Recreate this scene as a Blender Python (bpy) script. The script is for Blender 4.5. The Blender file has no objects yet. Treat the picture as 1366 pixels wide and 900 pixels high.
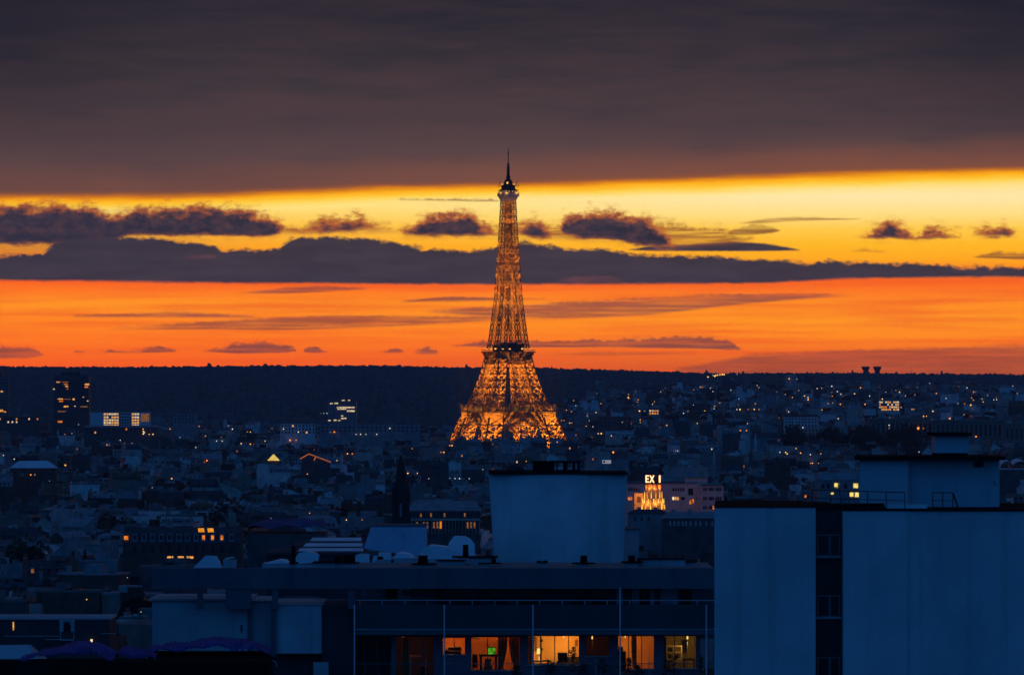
import bpy, math, random
import numpy as np
from mathutils import Vector, Matrix
R = random.Random(7)
F = 7589.0          # focal length in photograph pixels (1366 wide)
CZ = 85.0           # eye height
SIG = 2.2e-5        # haze density
PI = math.pi
sc = bpy.context.scene
COL = sc.collection

# ------------------------------------------------------------------ camera
cam = bpy.data.cameras.new('camera')
cam.sensor_width = 36.0
cam.lens = 36.0 * F / 1366.0
cam.shift_y = 62.0 / 1366.0
cam.clip_start = 1.0
cam.clip_end = 60000.0
co = bpy.data.objects.new('camera', cam)
co.location = (0, 0, CZ)
co.rotation_euler = (math.radians(90), 0, 0)
COL.objects.link(co)
sc.camera = co

# ------------------------------------------------------------------ render settings / exposure
sc.view_settings.view_transform = 'Standard'
sc.view_settings.look = 'None'
sc.view_settings.exposure = 0.0
sc.view_settings.gamma = 1.0
sc.view_settings.use_curve_mapping = False
cy = sc.cycles
cy.use_denoising = True
cy.max_bounces = 6
cy.diffuse_bounces = 3
cy.glossy_bounces = 3
cy.transmission_bounces = 4
cy.transparent_max_bounces = 8
cy.volume_bounces = 0
cy.caustics_reflective = False
cy.caustics_refractive = False
cy.sample_clamp_indirect = 3.0
cy.sample_clamp_direct = 8.0
cy.use_light_tree = True

def lin(c):
    f = lambda v: (v / 255.0) / 12.92 if v <= 10.31 else ((v / 255.0 + 0.055) / 1.055) ** 2.4
    return tuple(f(v) for v in c)

# ------------------------------------------------------------------ node expression helper
class S:
    tree = None
    def __init__(s, sock): s.k = sock
    def _m(op, *a, clamp=False):
        n = S.tree.nodes.new('ShaderNodeMath'); n.operation = op; n.use_clamp = clamp
        for i, v in enumerate(a):
            if isinstance(v, S): S.tree.links.new(v.k, n.inputs[i])
            else: n.inputs[i].default_value = v
        return S(n.outputs[0])
    def __add__(s, o): return S._m('ADD', s, o)
    __radd__ = __add__
    def __sub__(s, o): return S._m('SUBTRACT', s, o)
    def __rsub__(s, o): return S._m('SUBTRACT', o, s)
    def __mul__(s, o): return S._m('MULTIPLY', s, o)
    __rmul__ = __mul__
    def __truediv__(s, o): return S._m('DIVIDE', s, o)
    def __rtruediv__(s, o): return S._m('DIVIDE', o, s)
def mx(a, b): return S._m('MAXIMUM', a, b)
def mn(a, b): return S._m('MINIMUM', a, b)
def smooth(v, a, b, lo=0.0, hi=1.0):
    n = S.tree.nodes.new('ShaderNodeMapRange'); n.interpolation_type = 'SMOOTHSTEP'
    for i, q in enumerate((v, a, b, lo, hi)):
        if isinstance(q, S): S.tree.links.new(q.k, n.inputs[i])
        else: n.inputs[i].default_value = q
    return S(n.outputs[0])
def fcurve(v, pts, scale):
    """piecewise linear profile, v in 0..1, values pixels/scale"""
    n = S.tree.nodes.new('ShaderNodeFloatCurve')
    S.tree.links.new(v.k, n.inputs['Value'])
    c = n.mapping.curves[0]; n.mapping.use_clip = False
    pts = sorted(pts)
    c.points[0].location = pts[0]; c.points[1].location = pts[-1]
    for p in pts[1:-1]: c.points.new(*p)
    for p in c.points: p.handle_type = 'VECTOR'
    n.mapping.update()
    return S(n.outputs[0]) * scale
def ramp(v, stops):
    n = S.tree.nodes.new('ShaderNodeValToRGB')
    S.tree.links.new(v.k, n.inputs[0])
    e = n.color_ramp.elements
    while len(e) > 1: e.remove(e[-1])
    e[0].position = stops[0][0]; e[0].color = (*lin(stops[0][1]), 1)
    for p, c in stops[1:]:
        q = e.new(p); q.color = (*lin(c), 1)
    return S(n.outputs[0])
def mix(f, a, b, mode='MIX'):
    n = S.tree.nodes.new('ShaderNodeMix'); n.data_type = 'RGBA'; n.blend_type = mode
    n.clamp_factor = True
    if isinstance(f, S): S.tree.links.new(f.k, n.inputs[0])
    else: n.inputs[0].default_value = f
    for i, q in ((6, a), (7, b)):
        if isinstance(q, S): S.tree.links.new(q.k, n.inputs[i])
        else: n.inputs[i].default_value = (*q, 1)
    return S(n.outputs[2])
def combine(x, y, z):
    n = S.tree.nodes.new('ShaderNodeCombineXYZ')
    for i, q in enumerate((x, y, z)):
        if isinstance(q, S): S.tree.links.new(q.k, n.inputs[i])
        else: n.inputs[i].default_value = q
    return S(n.outputs[0])
def noise(vec, scale=1.0, detail=5.0, rough=0.55):
    n = S.tree.nodes.new('ShaderNodeTexNoise')
    S.tree.links.new(vec.k, n.inputs['Vector'])
    n.inputs['Scale'].default_value = scale; n.inputs['Detail'].default_value = detail
    n.inputs['Roughness'].default_value = rough
    return S(n.outputs[0])

# ------------------------------------------------------------------ sky
w = bpy.data.worlds.new('World'); sc.world = w; w.use_nodes = True
T = w.node_tree; T.nodes.clear(); S.tree = T
tc = T.nodes.new('ShaderNodeTexCoord')
sp = T.nodes.new('ShaderNodeSeparateXYZ'); T.links.new(tc.outputs['Generated'], sp.inputs[0])
dx, dy, dz = S(sp.outputs[0]), S(sp.outputs[1]), S(sp.outputs[2])
hyp = mx(S._m('SQRT', dx * dx + dy * dy), 0.001)
az = S._m('ARCTAN2', dx, dy)
el = dz / hyp
PX = az * F + 683.0
V = 512.0 - el * F                      # degrees of elevation in units of 1/7589 rad, counted down
U = S._m('MULTIPLY', PX, 1.0 / 1366.0, clamp=True)
vec = combine(PX, V, 3.7)
def nz(kx, ky, det=5.0, seed=0.0, rough=0.55):
    return noise(combine(PX * kx, V * ky, seed), 1.0, det, rough) - 0.5
nCum = nz(1 / 28, 1 / 17, 5, 1.0)         # ragged cumulus edges
nFine = nz(1 / 9, 1 / 6, 3, 5.0)
nStr = nz(1 / 260, 1 / 9, 6, 2.0)         # long streaks
nDeck = nz(1 / 150, 1 / 22, 6, 17.0, 0.62)
nLump2 = nz(1 / 90, 1 / 16, 6, 41.0, 0.6)
nWisp = nz(1 / 120, 1 / 5, 5, 21.0, 0.6)
nLump = nz(1 / 22, 1 / 13, 5, 31.0, 0.62)
nBig = nz(1 / 420, 1 / 70, 4, 9.0)
edge = fcurve(U, [(x / 1366, y / 520) for x, y in ((0, 270), (300, 267), (430, 261), (500, 257), (683, 252), (850, 247), (1100, 240), (1366, 233))], 520)
t = V - edge + nBig * 9.0 + nStr * 5.0 + nDeck * 9.0
clearL = ramp(S._m('MULTIPLY', V - 220.0, 1 / 290, clamp=True), [((y - 220) / 290, c) for y, c in (
    (255, (255, 200, 60)), (275, (255, 220, 110)), (300, (255, 194, 60)), (330, (255, 160, 16)), (350, (250, 125, 10)),
    (376, (250, 98, 0)), (386, (255, 116, 0)), (404, (255, 146, 0)), (425, (255, 134, 0)), (450, (255, 120, 0)), (475, (250, 102, 2)), (492, (242, 90, 4)))])
clearR = ramp(S._m('MULTIPLY', V - 220.0, 1 / 290, clamp=True), [((y - 220) / 290, c) for y, c in (
    (240, (255, 218, 128)), (262, (255, 230, 166)), (285, (255, 222, 130)), (305, (255, 202, 70)), (325, (255, 184, 24)), (345, (255, 168, 6)),
    (374, (247, 98, 0)), (384, (252, 112, 0)), (405, (255, 140, 0)), (430, (255, 148, 0)), (450, (255, 134, 0)), (470, (240, 106, 10)), (492, (205, 88, 26)))])
clear = mix(smooth(U, 0.1, 0.78), clearL, clearR)
clear = mix(smooth(nStr, -0.12, 0.22, 0.0, 0.6) * smooth(V, 345.0, 385.0), clear, lin((235, 84, 12)))
fringe = ramp(S._m('MULTIPLY', t + 20.0, 1 / 70, clamp=True), [((q + 20) / 70, c) for q, c in (
    (-16, (116, 74, 60)), (-10, (150, 84, 40)), (-5, (214, 122, 12)), (0, (255, 176, 12)), (7, (255, 208, 60)), (16, (255, 230, 136)))])
clear = mix(smooth(t, 2.0, 24.0), fringe, clear)
deckc = ramp(S._m('MULTIPLY', V + 60.0, 1 / 320, clamp=True), [((y + 60) / 320, c) for y, c in (
    (-60, (30, 32, 40)), (0, (37, 36, 44)), (60, (48, 44, 50)), (110, (60, 52, 55)), (160, (74, 60, 60)), (200, (90, 68, 66)), (235, (106, 74, 66)), (258, (112, 72, 60)))])
deckc = mix(smooth(nDeck, -0.15, 0.22, 0.0, 0.4), deckc, lin((84, 62, 62)))
deckc = mix(smooth(nDeck, 0.02, -0.2, 0.0, 0.2), deckc, lin((46, 42, 52)))
deckc = mix(smooth(nz(1 / 240, 1 / 34, 6, 14.0, 0.6), -0.2, 0.25, 0.0, 0.4), deckc, lin((84, 62, 62)))
deckc = mix(smooth(nBig, -0.2, 0.3, 0.0, 0.3), deckc, lin((58, 50, 60)))
under = smooth(t + nDeck * 26.0, -62.0, -8.0) * smooth(U, -0.1, 0.9, 0.25, 1.0)
deckc = mix(under * 0.8, deckc, lin((134, 80, 58)))
deckc = mix(smooth(V, 150.0, -20.0, 0.0, 0.5), deckc, lin((34, 34, 44)))
side = smooth(U, 0.22, 0.0) + smooth(U, 0.8, 1.0)
deckc = mix(side * smooth(V, 260.0, 0.0) * 0.6, deckc, lin((28, 29, 38)))
sky = mix(smooth(t, -17.0, -3.0), deckc, clear)

def layer(sky, pts, col, nA=nCum, amp=10.0, soft=5.0, bsoft=3.0, op=1.0, edgec=None, bamp=2.0, wisp=0.0):
    """one family of clouds: (x, top, bottom) profile; ragged top, flatter base"""
    P = []
    for p in pts:
        if p[0] is None: P.append(P[-1] and (P[-1][0] + 1, (P[-1][1] + P[-1][2]) / 2 + 14, (P[-1][1] + P[-1][2]) / 2 - 14))
        else: P.append(p)
    top = fcurve(U, [(x / 1366, a / 520) for x, a, b in P], 520)
    bot = fcurve(U, [(x / 1366, b / 520) for x, a, b in P], 520)
    vt = V + nA * amp + nFine * (amp * 0.6)
    vb = V + nStr * bamp + nA * bamp + nFine * (bamp * 0.6)
    m = smooth(vt - top, -soft, soft) * smooth(bot - vb, -bsoft, bsoft)
    if wisp: m = m * smooth(nWisp, -0.16, 0.1, 1.0 - wisp, 1.0)
    col = mix(smooth(nLump2, -0.12, 0.16, 0.0, 0.5), tuple(c * .86 for c in col), tuple(c * 1.3 for c in col))
    if edgec is not None:
        halo = smooth(vt - top + 9.0, -7, 7) * smooth(bot + 5.0 - vb, -6, 6) * smooth(nLump + nWisp * 0.6, -0.08, 0.22)
        sky = mix(halo * 0.62, sky, lin((196, 112, 34)))
        sky = mix(m * op, sky, edgec)
        core = smooth(vt - top + nLump * 16.0, soft * 0.2, soft * 2.4) * smooth(bot - vb + nLump * 8.0, -bsoft, bsoft * 1.4)
        col = mix(smooth(nLump, -0.12, 0.16, 0.0, 0.45), col, lin((104, 70, 66)))
        return mix(core * op, sky, col)
    return mix(m * op, sky, col)
def gaps(*groups):
    out = []
    if groups[0][0][0] > 2: out.append((0, groups[0][0][1] + 14, groups[0][0][1] - 14))
    for i, g in enumerate(groups):
        lo_ = min(14, (g[0][0] - (groups[i - 1][-1][0] if i else -40)) / 2 - .5); hi_ = min(14, ((groups[i + 1][0][0] if i + 1 < len(groups) else 1420) - g[-1][0]) / 2 - .5)
        if g[0][0] > 2:
            m_ = (g[0][1] + g[0][2]) / 2; out.append((max(0.5, g[0][0] - lo_), m_ + 9, m_ - 9))
        g = [tuple(q) for q in g]
        for e_ in (0, -1):                                   # thin the ends out, keeping the flat base
            q = g[e_]
            if 2 < q[0] < 1364: g[e_] = (q[0], q[2] - (q[2] - q[1]) * .35, q[2] - (q[2] - q[1]) * .12)
        out += g
        if g[-1][0] < 1364:
            m_ = (g[-1][1] + g[-1][2]) / 2; out.append((min(1365.5, g[-1][0] + hi_), m_ + 9, m_ - 9))
    if out[-1][0] < 1360: out.append((1366, out[-1][1], out[-1][2]))
    return out
brown = lin((176, 92, 44)); core1 = lin((48, 45, 57)); core2 = lin((64, 54, 60))
# low haze bank on the right
sky = layer(sky, gaps([(900, 486, 496), (1000, 473, 520), (1100, 469, 520), (1200, 464, 520), (1366, 461, 520)]), lin((158, 72, 46)), nStr, 12, 4, 4, 0.85, wisp=0.35)
# low small clouds
sky = layer(sky, gaps([(0, 462, 478), (40, 464, 478), (62, 468, 474)], [(100, 467, 471), (185, 467, 470), (192, 465, 470), (212, 461, 470), (234, 467, 470)], [(270, 464, 469), (310, 459, 471), (345, 457, 471), (385, 460, 470), (398, 464, 469)], [(402, 464, 470), (420, 461, 471), (438, 466, 470)],
    [(508, 465, 470), (525, 463, 471), (539, 467, 470)], [(552, 466, 472), (568, 461, 472), (586, 467, 472)], [(600, 458, 462), (660, 455, 463), (740, 454, 463), (800, 453, 463), (870, 450, 464), (945, 450, 465), (975, 456, 467), (990, 465, 467)]), lin((130, 66, 56)), nCum, 17, 2.8, 1.6, 0.9, wisp=0.4)
sky = layer(sky, gaps([(715, 471, 473), (800, 469, 474), (930, 469, 472)], [(960, 478, 481), (1080, 475, 479)]), lin((176, 78, 40)), nStr, 7, 2, 2, 0.7, wisp=0.5)
# long streaks
sky = layer(sky, gaps([(140, 436, 438), (205, 434, 439), (290, 428, 440), (366, 424, 441), (450, 420, 438), (560, 421, 433), (655, 421, 428), (690, 420, 424)]), lin((142, 68, 50)), nStr, 11, 3, 2.5, 0.8, wisp=0.55)
sky = layer(sky, gaps([(100, 420, 423), (230, 415, 423), (340, 418, 425)], [(568, 413, 416), (683, 407, 424), (740, 403, 425), (800, 402, 423), (866, 398, 420), (950, 393, 410), (1050, 392, 400), (1140, 392, 394)]), lin((140, 70, 56)), nStr, 11, 3, 2.5, 0.82, wisp=0.5)
sky = layer(sky, gaps([(318, 389, 391), (380, 384, 391), (430, 382, 389), (490, 383, 386)], [(536, 399, 403), (600, 395, 402), (728, 396, 399)]), lin((128, 62, 52)), nStr, 6, 2, 1.8, 0.85, wisp=0.4)
# small distant ones upper right
sky = layer(sky, gaps([(530, 266, 267), (640, 266, 269), (672, 266, 269)], [(965, 309, 315), (990, 302, 314), (1005, 299, 314), (1030, 303, 311), (1040, 306, 309)], [(1136, 333, 336), (1150, 332, 336), (1180, 334, 337)], [(1298, 338, 345), (1330, 337, 346), (1366, 338, 347)]), lin((120, 62, 40)), nCum, 12, 2.5, 1.8, 0.85, wisp=0.5)
sky = layer(sky, gaps([(985, 297, 298), (1020, 292, 298), (1060, 290, 295), (1110, 291, 294), (1148, 292, 293)]), lin((140, 76, 30)), nStr, 6, 2, 1.6, 0.85, wisp=0.5)
sky = layer(sky, gaps([(838, 332, 334), (868, 328, 335), (920, 326, 335), (976, 322, 335), (1020, 325, 335), (1050, 330, 334.6), (1068, 333, 334.4)]), core2, nStr, 3, 2, 1.5, 1.0)
sky = layer(sky, gaps([(370, 304, 312), (400, 299, 312), (440, 292, 309), (470, 289, 308), (505, 300, 309), (530, 304, 309)], [(560, 300, 314), (640, 300, 316), (700, 302, 316), (750, 296, 318), (850, 288, 322), (900, 300, 330), (960, 306, 326), (1000, 312, 322)]), lin((158, 90, 42)), nCum, 40, 8, 6, 0.9, wisp=0.7)
# cumulus row
sky = layer(sky, gaps([(0, 277, 326), (37, 273, 326), (121, 275, 326), (138, 283, 324), (148, 288, 322), (172, 281, 314), (209, 275, 314), (238, 278, 314), (278, 275, 314), (311, 275, 314), (326, 280, 314), (350, 283, 314), (368, 293, 313), (380, 300, 308)],
    [(386, 302, 309), (420, 302, 309), (436, 297, 310), (462, 290, 309), (480, 291, 306), (500, 299, 305)], [(536, 303, 313), (560, 292, 314), (574, 285, 314), (600, 283, 314), (626, 284, 314), (636, 295, 315), (666, 298, 315)], [(692, 296, 314), (708, 291, 317), (722, 296, 318), (738, 309, 316)],
    [(745, 296, 304), (752, 288, 312), (779, 284, 318), (810, 281, 318), (831, 286, 322), (842, 292, 326), (860, 289, 328), (880, 303, 330), (902, 322, 330)], 
    [(1152, 309, 318), (1168, 303, 318), (1185, 295, 318), (1204, 304, 319), (1222, 314, 320), (1230, 306, 318), (1255, 305, 317), (1282, 314, 318)], [(1296, 308, 314), (1312, 304, 315), (1328, 306, 316), (1346, 302, 316), (1352, 307, 312)]),
    core1, nCum, 32, 6, 3.2, 1.0, brown, 7.0)
# the long stratus bank
sky = layer(sky, [(0, 342, 374), (60, 338, 375), (72, 326, 375), (110, 316, 375), (160, 316, 376), (225, 319, 377), (270, 327, 377), (300, 333, 378), (345, 335, 378), (372, 332, 378), (388, 319, 378), (430, 316, 378), (500, 319, 379),
    (535, 325, 379), (560, 331, 379), (607, 335, 379), (655, 330, 379), (690, 323, 379), (702, 322, 379), (720, 326, 379), (743, 328, 379), (766, 333, 379), (798, 331, 379), (838, 338, 379), (871, 341, 379), (950, 341, 378), (1012, 348, 378), (1071, 350, 375),
    (1120, 350, 372), (1159, 349, 371), (1195, 351, 371), (1250, 353, 370), (1280, 357, 370), (1366, 357, 370)], core2, nCum, 17, 3.4, 2.8, 1.0, None, 3.5)
sky = layer(sky, gaps([(245, 342, 344), (280, 339, 344), (290, 341, 343)], [(745, 371, 375), (770, 369, 376), (820, 370, 376), (832, 373, 375)], [(1120, 369, 372), (1160, 368, 373)]), lin((140, 74, 70)), nStr, 8, 3, 3, 0.4, wisp=0.7)
sky = mix(smooth(U, 0.3, 0.0, 0.0, 0.3) * smooth(V, 270.0, 300.0) * smooth(V, 380.0, 350.0), sky, lin((52, 46, 62)))
# loss of light along the hazy path between here and the clouds
gain = S._m('EXPONENT', SIG * mn(16000.0, 262.0 / mx(el, 0.0005)))
sky = mix(1.0, sky, combine(gain, gain, gain), 'MULTIPLY')
# the rest of the dome: dusk blue in the east and overhead
nis = T.nodes.new('ShaderNodeTexSky'); nis.sky_type = 'NISHITA'; nis.sun_disc = False
nis.sun_elevation = math.radians(1.0); nis.sun_rotation = math.radians(4.0); nis.altitude = 80
dome = ramp(S._m('MULTIPLY', dy + 1.0, 0.5, clamp=True), [(0.0, (8, 92, 172)), (0.42, (6, 70, 134)), (0.62, (34, 48, 86)), (0.8, (60, 50, 66))])
dome = mix(smooth(el, 0.25, 1.5), dome, lin((22, 56, 96)))
dome = mix(0.006, dome, S(nis.outputs[0]), 'ADD')
dome = mix(smooth(dz, -0.02, 0.0), (0.002, 0.004, 0.008), dome)
inw = smooth(el, 0.30, 0.075) * smooth(dy, 0.1, 0.75) * smooth(el, -0.02, -0.005)
sky = mix(inw, dome, sky)
bg = T.nodes.new('ShaderNodeBackground'); T.links.new(sky.k, bg.inputs[0]); bg.inputs[1].default_value = 1.0
ow = T.nodes.new('ShaderNodeOutputWorld'); T.links.new(bg.outputs[0], ow.inputs[0])

# the sun has just set behind the cloud: only its faintest glow from the west
sl = bpy.data.lights.new('sun', 'SUN'); sl.energy = 0.003; sl.angle = math.radians(6); sl.color = (1.0, 0.5, 0.2)
so = bpy.data.objects.new('sun', sl); so.rotation_euler = (math.radians(-89.0), 0, math.radians(-4.0)); COL.objects.link(so)

# ------------------------------------------------------------------ materials
MATS = {}
def mat(name, col, rough=0.8, var=0.25, scale=0.4, metal=0.0, streak=0.0, spec=0.3, bump=0.0):
    """plain surface with worn, uneven colour (noise in object space, optional vertical rain streaks)"""
    if name in MATS: return MATS[name]
    m = bpy.data.materials.new(name); m.use_nodes = True; t = m.node_tree; S.tree = t
    b = t.nodes['Principled BSDF']
    b.inputs['Roughness'].default_value = rough; b.inputs['Metallic'].default_value = metal
    b.inputs['Specular IOR Level'].default_value = spec
    if var > 0:
        tcn = t.nodes.new('ShaderNodeTexCoord'); ob = S(tcn.outputs['Object'])
        n1 = noise(ob, scale, 5.0, 0.6)
        dark = tuple(c * (1 - var) for c in col); light = tuple(min(1, c * (1 + var * 0.7)) for c in col)
        c = mix(smooth(n1, 0.3, 0.7), dark, light)
        if streak > 0:
            mp = t.nodes.new('ShaderNodeMapping'); mp.inputs['Scale'].default_value = (1.3, 1.3, 0.05)
            t.links.new(ob.k, mp.inputs[0])
            n2 = noise(S(mp.outputs[0]), 1.0, 4.0, 0.6)
            c = mix(smooth(n2, 0.5, 0.72, 0.0, streak), c, tuple(v * 0.4 for v in col))
        t.links.new(c.k, b.inputs['Base Color'])
        if bump > 0:
            bn = t.nodes.new('ShaderNodeBump'); bn.inputs['Strength'].default_value = bump; bn.inputs['Distance'].default_value = 0.1
            t.links.new(noise(ob, scale * 9, 3.0).k, bn.inputs['Height']); t.links.new(bn.outputs[0], b.inputs['Normal'])
    else:
        b.inputs['Base Color'].default_value = (*col, 1)
    MATS[name] = m
    return m
def glow(name, col, strength, sample=False, var=0.0, scale=0.8):
    if name in MATS: return MATS[name]
    m = bpy.data.materials.new(name); m.use_nodes = True; t = m.node_tree; S.tree = t
    t.nodes.clear(); e = t.nodes.new('ShaderNodeEmission'); o = t.nodes.new('ShaderNodeOutputMaterial')
    e.inputs[0].default_value = (*col, 1); e.inputs[1].default_value = strength
    if var:
        tcn = t.nodes.new('ShaderNodeTexCoord')
        n1 = noise(S(tcn.outputs['Object']), scale, 2.0, 0.6)
        t.links.new((smooth(n1, 0.3, 0.7, 1 - var, 1 + var) * strength).k, e.inputs[1])
    t.links.new(e.outputs[0], o.inputs[0])
    m.cycles.emission_sampling = 'AUTO' if sample else 'NONE'
    MATS[name] = m
    return m
def glass(name, col=(0.02, 0.03, 0.04), alpha=0.25):
    if name in MATS: return MATS[name]
    m = bpy.data.materials.new(name); m.use_nodes = True; t = m.node_tree; t.nodes.clear()
    g = t.nodes.new('ShaderNodeBsdfGlossy'); g.inputs['Roughness'].default_value = 0.03; g.inputs['Color'].default_value = (0.9, 0.95, 1, 1)
    tr = t.nodes.new('ShaderNodeBsdfTransparent'); tr.inputs['Color'].default_value = (0.9, 0.92, 0.9, 1)
    fr = t.nodes.new('ShaderNodeFresnel'); fr.inputs['IOR'].default_value = 1.45
    ms = t.nodes.new('ShaderNodeMixShader'); o = t.nodes.new('ShaderNodeOutputMaterial')
    t.links.new(fr.outputs[0], ms.inputs[0]); t.links.new(tr.outputs[0], ms.inputs[1]); t.links.new(g.outputs[0], ms.inputs[2])
    t.links.new(ms.outputs[0], o.inputs[0]); MATS[name] = m
    return m

IRON = mat('painted_iron', (0.22, 0.125, 0.055), 0.55, 0.2, 0.3)
IRON_GREY = mat('cabin_grey_paint', (0.4, 0.37, 0.39), 0.6, 0.2, 0.4)
WALLS = [mat('cream_stone', (0.42, 0.385, 0.33), 0.85, 0.3, 0.22, streak=0.3), mat('grey_render', (0.25, 0.25, 0.255), 0.85, 0.3, 0.22, streak=0.35),
         mat('pale_render', (0.62, 0.6, 0.57), 0.85, 0.25, 0.2, streak=0.25), mat('dark_brick', (0.10, 0.07, 0.055), 0.9, 0.3, 0.3),
         mat('buff_stone', (0.22, 0.185, 0.15), 0.85, 0.3, 0.22, streak=0.3), mat('dark_render', (0.085, 0.085, 0.088), 0.9, 0.3, 0.25, streak=0.4),
         mat('pink_render', (0.3, 0.22, 0.2), 0.85, 0.25, 0.22, streak=0.2)]
WNAMES = ['cream', 'grey', 'pale', 'brick', 'buff', 'dark', 'pink']
ROOFS = [mat('zinc_roof', (0.25, 0.265, 0.285), 0.6, 0.25, 0.35, 0.0, spec=0.08), mat('slate_roof', (0.07, 0.075, 0.085), 0.75, 0.3, 0.5, spec=0.06),
         mat('tile_roof', (0.17, 0.085, 0.055), 0.9, 0.35, 0.6), mat('gravel_roof', (0.16, 0.155, 0.15), 0.95, 0.3, 0.4)]
RNAMES = ['zinc', 'slate', 'tiled', 'gravel']
POT = mat('clay_pot', (0.24, 0.11, 0.07), 0.9, 0.3, 1.0)
STACK = mat('chimney_render', (0.3, 0.27, 0.24), 0.9, 0.35, 0.5, streak=0.3)
PANE = mat('dark_window_glass', (0.015, 0.017, 0.02), 0.12, 0.0, spec=0.5)
FRAME = mat('window_frame_paint', (0.45, 0.44, 0.42), 0.6, 0.1)
LITS = [glow('warm_lit_window', lin((255, 176, 84)), 0.9, var=0.5), glow('amber_lit_window', lin((255, 138, 40)), 0.8, var=0.5),
        glow('pale_lit_window', lin((255, 226, 176)), 0.8, var=0.5), glow('dim_lit_window', lin((220, 140, 70)), 0.3, var=0.6)]
BULB = glow('street_lamp_glow', lin((255, 186, 90)), 2.0); BULB_W = glow('white_lamp_glow', lin((235, 238, 225)), 1.4)
BULB_O = glow('orange_lamp_glow', lin((255, 150, 50)), 2.0)
BLACK = mat('black_bitumen', (0.014, 0.014, 0.016), 1.0, 0.3, 0.5, spec=0.02)
DARKMETAL = mat('dark_metal', (0.03, 0.032, 0.036), 0.6, 0.2, 1.0)
WHITEMETAL = mat('white_post_paint', (0.62, 0.64, 0.66), 0.5, 0.15, 1.0)
LEAF = mat('tree_leaves', (0.04, 0.05, 0.03), 0.9, 0.4, 0.3)
BARK = mat('tree_bark', (0.06, 0.045, 0.035), 0.95, 0.3, 1.0)

# ------------------------------------------------------------------ mesh builder
class MB:
    def __init__(s): s.v = []; s.f = []; s.m = []; s.sm = []
    def add(s, vs, fs, mi=0, smooth=False):
        o = len(s.v); s.v.extend(vs)
        for f in fs: s.f.append(tuple(i + o for i in f)); s.m.append(mi); s.sm.append(smooth)
    def box(s, x0, x1, y0, y1, z0, z1, mi=0):
        s.add([(x0, y0, z0), (x1, y0, z0), (x1, y1, z0), (x0, y1, z0), (x0, y0, z1), (x1, y0, z1), (x1, y1, z1), (x0, y1, z1)],
              [(0, 3, 2, 1), (4, 5, 6, 7), (0, 1, 5, 4), (1, 2, 6, 5), (2, 3, 7, 6), (3, 0, 4, 7)], mi)
    def hexa(s, b, t, mi=0):
        s.add(list(b) + list(t), [(0, 3, 2, 1), (4, 5, 6, 7), (0, 1, 5, 4), (1, 2, 6, 5), (2, 3, 7, 6), (3, 0, 4, 7)], mi)
    def quad(s, a, b, c, d, mi=0): s.add([a, b, c, d], [(0, 1, 2, 3)], mi)
    def bar(s, p, q, w, mi=0, n=4, w2=None):
        p = Vector(p); q = Vector(q); d = q - p
        if d.length < 1e-6: return
        d.normalize(); u = d.cross(Vector((0, 0, 1)) if abs(d.z) < 0.9 else Vector((1, 0, 0))).normalized(); v = d.cross(u)
        w2 = w if w2 is None else w2; vs = []
        for c, r in ((p, w / 2), (q, w2 / 2)):
            for k in range(n):
                a = 2 * PI * (k + 0.5) / n; vs.append(tuple(c + u * (math.cos(a) * r) + v * (math.sin(a) * r)))
        fs = [(k, (k + 1) % n, n + (k + 1) % n, n + k) for k in range(n)] + [tuple(range(n))[::-1], tuple(range(n, 2 * n))]
        s.add(vs, fs, mi, n > 6)
    def path(s, pts, w, mi=0, n=6):
        for a, b in zip(pts, pts[1:]): s.bar(a, b, w, mi, n)
    def lathe(s, cx, cy_, prof, n=16, mi=0, rot=0.0, smooth=True):
        vs = []; fs = []
        for r, z in prof:
            for k in range(n):
                a = 2 * PI * k / n + rot; vs.append((cx + r * math.cos(a), cy_ + r * math.sin(a), z))
        for i in range(len(prof) - 1):
            for k in range(n):
                a = i * n + k; b = i * n + (k + 1) % n; fs.append((a, b, b + n, a + n))
        fs.append(tuple(range(n))[::-1]); fs.append(tuple(range((len(prof) - 1) * n, len(prof) * n)))
        s.add(vs, fs, mi, smooth)
    def build(s, name, mats, parent=None, org=None):
        me = bpy.data.meshes.new(name)
        o = Vector(org) if org is not None else (parent.location if parent is not None and not parent.get('_local') else Vector((0, 0, 0)))
        me.from_pydata([(a - o.x, b - o.y, c - o.z) for a, b, c in s.v], [], s.f)
        for m_ in (mats if isinstance(mats, (list, tuple)) else [mats]): me.materials.append(m_)
        me.polygons.foreach_set('material_index', s.m); me.polygons.foreach_set('use_smooth', s.sm)
        ob = bpy.data.objects.new(name, me); COL.objects.link(ob)
        if parent is not None: ob.parent = parent
        elif org is not None: ob.location = o
        return ob
def empty(name, loc=(0, 0, 0), rz=0.0):
    o = bpy.data.objects.new(name, None); o.location = loc; o.rotation_euler = (0, 0, rz); COL.objects.link(o); return o
def tag(o, label=None, cat=None, group=None, kind=None):
    if label: o['label'] = label
    if cat: o['category'] = cat
    if group: o['group'] = group
    if kind: o['kind'] = kind
    return o
def thing(name, label, cat, loc=(0, 0, 0), group=None, rz=0.0):
    return tag(empty(name, loc, rz), label, cat, group)
def sub(ob, mb, name, mats):
    """a sub-part: mb holds world coordinates, ob is a part whose origin is its thing's"""
    me_par = ob.parent
    c = mb.build(name, mats, None, me_par.location if me_par else ob.location)
    c.location = (0, 0, 0); c.parent = ob
    return c
def copy_tree(o, parent=None):
    c = o.copy(); COL.objects.link(c)
    if parent is not None: c.parent = parent
    for ch in list(o.children): copy_tree(ch, c)
    return c
def X(px, d): return (px - 683.0) * d / F
def Z(py, d): return CZ + (512.0 - py) * d / F
def pbox(mb, x0, x1, yt, yb, d0, d1, mi=0):
    mb.box(X(x0, d0), X(x1, d0), d0, d1, Z(yb, d0), Z(yt, d0), mi)
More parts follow.
